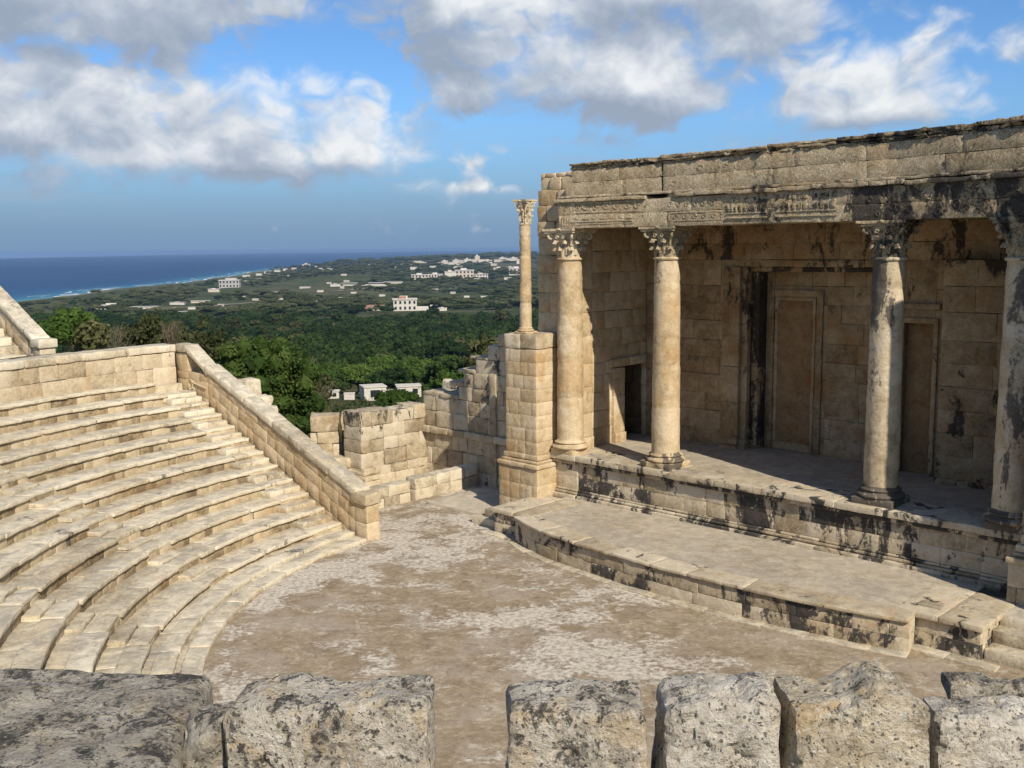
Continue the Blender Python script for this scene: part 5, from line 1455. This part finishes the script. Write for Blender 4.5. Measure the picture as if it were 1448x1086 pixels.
def throw(y0, y1, xa, xb, stp, scl, dens):
    y = y0
    while y < y1:
        s_ = stp(y); x = xa*y
        while x < xb*y:
            px, py = x+g.uniform(-.5, .5)*s_, y+g.uniform(-.5, .5)*s_
            x += s_
            nv = float(fbm(np.array([[px/260., py/420., 2.]]), 3, 81)[0])
            if nv < dens(py): continue
            if px < coastX(py)+(60 if py > 5200 else 170+220*g.random()) or blocked(px, py, 5): continue
            k = 0 if g.random() < .62 else (3 if g.random() < .75 else (1 if nv > .0 else 2))
            if py > 1150 and g.random() < min(.58, (py-1150)/900.): k = 4
            lists[k].append((px, py, float(terr(px, py))-.3, (4.2 if k == 4 else .85)*scl(py)*g.choice((.55, .8, 1.0, 1.0, 1.45))*g.uniform(.85, 1.15), g.uniform(0, 6.28), 1.0 if py < 1200 else .62))
        y += s_*.9
throw(max(p_[1] for p_ in kinds)+3, 1500, -.56, .06, lambda y: 6.6+y*.0055, lambda y: 1.0+y*.0004, lambda y: -.75 if y < 1050 else -.25)
throw(1500, 5600, -.5, .06, lambda y: 9+y*.0058, lambda y: 1.0+y*.00016, lambda y: -.22)
throw(5600, 11000, -.2, .06, lambda y: 60, lambda y: 3.2, lambda y: -.1)
first[4] = bush_last
for k, l in lists.items():
    if l and k in first: scatter('far_woods', l, [c for c in first[k].children if c.name.startswith('crown')][0], '')

# grass and weeds on the slope behind the ruins and the wall
mb = MB(); gg = np.random.default_rng(3)
n_ = 9000
Yq = gg.uniform(34, 190, n_); Xq = gg.uniform(-.34, -.03, n_)*Yq
keep = (fbm(np.stack([Xq/5., Yq/6., 0*Xq], -1), 3, 91) > -.15) & (np.hypot(Xq-CX0, Yq-CY0) > 25)
Xq, Yq = Xq[keep], Yq[keep]; Zq = terr(Xq, Yq); m_ = len(Xq)
for b in range(4):
    a = gg.uniform(0, 6.28, m_); h = gg.uniform(.15, .55, m_)*(1+Yq/150); le = gg.normal(0, .18, (m_, 2))
    bx, by = Xq+gg.normal(0, .1, m_), Yq+gg.normal(0, .1, m_); w_ = (.03+Yq*.0004)
    V = np.stack([np.stack([bx-w_*np.cos(a), by-w_*np.sin(a), Zq-.05], -1), np.stack([bx+w_*np.cos(a), by+w_*np.sin(a), Zq-.05], -1), np.stack([bx+le[:, 0], by+le[:, 1], Zq+h], -1)], 1).reshape(-1, 3)
    mb.add(V, np.arange(len(V)).reshape(-1, 3), np.repeat(gg.random(m_), 3), 0)
setting(mb.build('grass', LEAF_O, smooth=False), 'stuff')
# ------------------------------------------------------------------ light, sky, air, camera
TANE = .82; SV = .36
sd_ = DU*math.cos(SV)-DN*math.sin(SV)          # horizontal direction towards the sun
EL = math.atan(TANE)
sun_dir = Vector((sd_[0]*math.cos(EL), sd_[1]*math.cos(EL), math.sin(EL)))
sl = bpy.data.lights.new('sun', 'SUN'); sl.energy = 4.6; sl.angle = rad(.53); sl.color = (1.0, .92, .80)
so = bpy.data.objects.new('sun', sl); COL.objects.link(so)
so.rotation_euler = sun_dir.to_track_quat('Z', 'Y').to_euler(); so.location = (20, -20, 40)

world = bpy.data.worlds.new('World'); scene.world = world; world.use_nodes = True
nt = world.node_tree; nt.nodes.clear(); n = N(nt)
sky = n.node('ShaderNodeTexSky', sky_type='NISHITA'); sky.sun_disc = False
sky.sun_elevation = EL; sky.sun_rotation = math.atan2(sun_dir.x, sun_dir.y)
sky.altitude = 100; sky.air_density = 1.0; sky.dust_density = .4; sky.ozone_density = 2.2
tc = n.node('ShaderNodeTexCoord'); D = tc.outputs['Generated']
nv = n.vmath('NORMALIZE', D)
sx = n.node('ShaderNodeSeparateXYZ'); n.link(nv, sx.inputs[0])
az = n.math('ARCTAN2', sx.outputs[0], sx.outputs[1]); el = n.math('ARCSINE', sx.outputs[2])
# cloud field as a node group: banks placed by compass bearing and height, broken up by noise
cg = bpy.data.node_groups.new('cloud_field', 'ShaderNodeTree')
cg.interface.new_socket('az', in_out='INPUT', socket_type='NodeSocketFloat'); cg.interface.new_socket('el', in_out='INPUT', socket_type='NodeSocketFloat')
cg.interface.new_socket('density', in_out='OUTPUT', socket_type='NodeSocketFloat')
c = N(cg); gi = c.node('NodeGroupInput'); go = c.node('NodeGroupOutput')
A, E_ = gi.outputs[0], gi.outputs[1]
BANKS = [  # az, el, half-width, height up, depth down, weight
    (-.30, .085, .24, .115, .030, 1.22), (-.46, .110, .17, .10, .06, 1.25), (-.145, .086, .105, .058, .022, 1.2),
    (-.43, .22, .27, .11, .058, 1.3), (-.22, .215, .16, .06, .03, .62), (-.30, .26, .2, .05, .04, .8),
    (.075, .150, .20, .16, .042, 1.30), (-.03, .225, .13, .07, .075, .95), (.21, .18, .13, .12, .055, 1.1), (.14, .24, .20, .06, .07, 1.15),
    (.325, .120, .115, .105, .018, 1.15), (.29, .15, .05, .05, .03, .7), (.42, .165, .05, .03, .02, .5),
    (-.055, .058, .075, .020, .012, .33), (-.02, .055, .04, .022, .01, .27), (.05, .10, .07, .02, .012, .5), (.0, .085, .05, .018, .01, .4),
    (.45, .245, .12, .03, .02, .42)]
best = None
for (a0, e0, ra, ru, rdn, w) in BANKS:
    da = c.math('DIVIDE', c.math('SUBTRACT', A, a0), ra)
    de = c.math('SUBTRACT', E_, e0)
    dn_ = c.math('MAXIMUM', c.math('DIVIDE', de, ru), c.math('DIVIDE', c.math('MULTIPLY', de, -1), rdn))
    q = c.math('SUBTRACT', 1.0, c.math('SQRT', c.math('ADD', c.math('MULTIPLY', da, da), c.math('MULTIPLY', dn_, dn_))))
    q = c.math('MULTIPLY', c.math('MAXIMUM', q, -.6), w)
    best = q if best is None else c.math('SMOOTH_MAX', best, q, .12)
# other parts of the sky (never straight ahead) carry scattered cloud too
def noise2(vec, scale, detail, rough, dist=0.0):
    q = c.node('ShaderNodeTexNoise', noise_dimensions='2D'); c.link(vec, q.inputs['Vector'])
    q.inputs['Scale'].default_value = scale; q.inputs['Detail'].default_value = detail; q.inputs['Roughness'].default_value = rough; q.inputs['Distortion'].default_value = dist
    return q.outputs[0]
cb = c.node('ShaderNodeCombineXYZ'); c.link(A, cb.inputs[0]); c.link(c.math('MULTIPLY', E_, 1.35), cb.inputs[1])
gen = c.math('SUBTRACT', c.math('MULTIPLY', noise2(cb.outputs[0], 2.4, 2, .5), 1.5), .72)
outside = c.math('MAXIMUM', c.step(E_, .27, .34), c.step(c.math('ABSOLUTE', A), .58, .75))
best = c.math('MAXIMUM', best, c.math('ADD', gen, c.math('MULTIPLY', c.math('SUBTRACT', outside, 1.0), 2.0)))
wq = c.node('ShaderNodeTexNoise', noise_dimensions='2D'); c.link(cb.outputs[0], wq.inputs['Vector']); wq.inputs['Scale'].default_value = 14; wq.inputs['Detail'].default_value = 2
ws = c.node('ShaderNodeVectorMath', operation='MULTIPLY_ADD'); c.link(wq.outputs['Color'], ws.inputs[0]); ws.inputs[1].default_value = (.05, .05, 0); c.link(cb.outputs[0], ws.inputs[2])
f1 = noise2(ws.outputs[0], 9.5, 8, .60)
vo = c.node('ShaderNodeTexVoronoi', feature='F1', voronoi_dimensions='2D'); c.link(ws.outputs[0], vo.inputs['Vector']); vo.inputs['Scale'].default_value = 24
vo.inputs['Detail'].default_value = 2.0; vo.inputs['Roughness'].default_value = .5
puff = c.math('SUBTRACT', .42, vo.outputs['Distance'])
den = c.math('ADD', c.math('MULTIPLY', best, .95), c.math('MULTIPLY', c.math('SUBTRACT', f1, .5), 1.55))
den = c.math('ADD', den, c.math('MULTIPLY', puff, .5))
c.link(den, go.inputs[0])
cg.interface.new_socket('soft', in_out='OUTPUT', socket_type='NodeSocketFloat')
f2 = noise2(cb.outputs[0], 9.5, 2.2, .5)
c.link(c.math('ADD', c.math('MULTIPLY', best, .95), c.math('MULTIPLY', c.math('SUBTRACT', f2, .5), 1.5)), go.inputs[1])
def field(a, e):
    gnode = n.node('ShaderNodeGroup'); gnode.node_tree = cg
    n.link(a, gnode.inputs[0]); n.link(e, gnode.inputs[1]); return gnode.outputs[0], gnode.outputs[1]
d0, s0_ = field(az, el)
d1, s1_ = field(n.math('ADD', az, .010), n.math('ADD', el, .020))
d2, s2_ = field(n.math('ADD', az, .016), n.math('ADD', el, .038))
alpha = n.step(d0, -.16, n.step(n.noise(nv, 7, 3, .5), .4, .62, .34, .75))
lit = n.math('ADD', n.math('MULTIPLY', n.math('SUBTRACT', d0, d1), .62), n.math('MULTIPLY', n.math('SUBTRACT', s0_, s2_), .55))
thick = n.step(d0, .1, 1.1)
lit = n.math('SUBTRACT', n.math('ADD', lit, .47), n.math('MULTIPLY', thick, .16))
# high grey layer towards the upper left is in shade
gl_ = n.math('MULTIPLY', n.step(el, .175, .215), n.step(az, -.06, -.17))
lit = n.math('MULTIPLY', lit, n.math('SUBTRACT', 1.0, n.math('MULTIPLY', gl_, .25)))
lit = n.math('ADD', lit, n.math('MULTIPLY', n.math('SUBTRACT', n.noise(nv, 30, 6, .65, .6), .5), .55))
# soft low layers near the sea horizon
lw = n.node('ShaderNodeCombineXYZ'); n.link(n.math('MULTIPLY', az, 5), lw.inputs[0]); n.link(n.math('MULTIPLY', el, 34), lw.inputs[1])
low_layer = n.math('MULTIPLY', n.step(n.noise(lw.outputs[0], 1.0, 5, .6), .48, .72), n.math('MULTIPLY', n.step(el, .012, .05), n.step(el, .15, .08)))
ccol = n.ramp(lit, [(.0, (2.7, 3.25, 4.2)), (.35, (3.6, 4.15, 5.0)), (.65, (5.0, 5.45, 6.1)), (1.0, (7.1, 7.3, 7.5))])
skycol = sky.outputs[0]
skycol = n.mix(1.0, skycol, (.52, .77, 1.06), 'MULTIPLY')
# grey-blue distant bank of moist air over the sea horizon
hz = n.step(el, .15, .0, 0, .94)
skycol = n.mix(hz, skycol, (1.5, 2.45, 3.95))
skycol = n.mix(n.math('MULTIPLY', low_layer, .45), skycol, (3.0, 3.75, 4.8))
col = n.mix(n.math('MULTIPLY', alpha, n.step(el, .0, .02)), skycol, ccol)
bg = n.node('ShaderNodeBackground'); n.link(col, bg.inputs[0]); bg.inputs[1].default_value = .10
world.cycles.sampling_method = 'MANUAL'; world.cycles.sample_map_resolution = 256
wo = n.node('ShaderNodeOutputWorld'); n.link(bg.outputs[0], wo.inputs[0])

# thin sea air
HAZE = True
if HAZE:
    mb = MB(); X0, X1, Y0, Y1, Z0, Z1 = -43000, 41000, -5000, 43000, -140, 14
    v = [(x, y, z) for z in (Z0, Z1) for y in (Y0, Y1) for x in (X0, X1)]
    mb.add(v, [(0, 2, 3, 1), (4, 5, 7, 6), (0, 1, 5, 4), (2, 6, 7, 3), (0, 4, 6, 2), (1, 3, 7, 5)])
    hm, nt = new_mat('haze'); n = N(nt)
    pv = n.node('ShaderNodeVolumePrincipled'); pv.inputs['Color'].default_value = (.45, .66, .95, 1); pv.inputs['Density'].default_value = 4.2e-5; pv.inputs['Anisotropy'].default_value = .2; pv.inputs['Density Attribute'].default_value = ''; hm.cycles.homogeneous_volume = True
    o = n.node('ShaderNodeOutputMaterial'); n.link(pv.outputs[0], o.inputs['Volume'])
    setting(mb.build('haze', hm, smooth=False), 'stuff')

cam = bpy.data.cameras.new('camera'); co = bpy.data.objects.new('camera', cam); COL.objects.link(co)
cam.sensor_width = 36; cam.lens = 1450/1448*36; cam.clip_start = .05; cam.clip_end = 90000
pitch = math.atan((543-350.5)/1450.); roll = math.atan(-7.5/730)
co.location = (0, 0, HC)
# look along +Y, pitched down, then rolled about the view axis
M = Matrix.Rotation(rad(90)-pitch, 4, 'X') @ Matrix.Rotation(roll, 4, 'Z')
co.rotation_euler = M.to_euler()
scene.camera = co
scene.view_settings.view_transform = 'Standard'; scene.view_settings.look = 'None'; scene.view_settings.gamma = 1
scene.view_settings.exposure = 0.28; scene.view_settings.use_curve_mapping = False
cy = scene.cycles
cy.max_bounces = 6; cy.diffuse_bounces = 4; cy.glossy_bounces = 2; cy.transmission_bounces = 2; cy.transparent_max_bounces = 4; cy.volume_bounces = 0
cy.use_denoising = True
cy.sample_clamp_indirect = 6
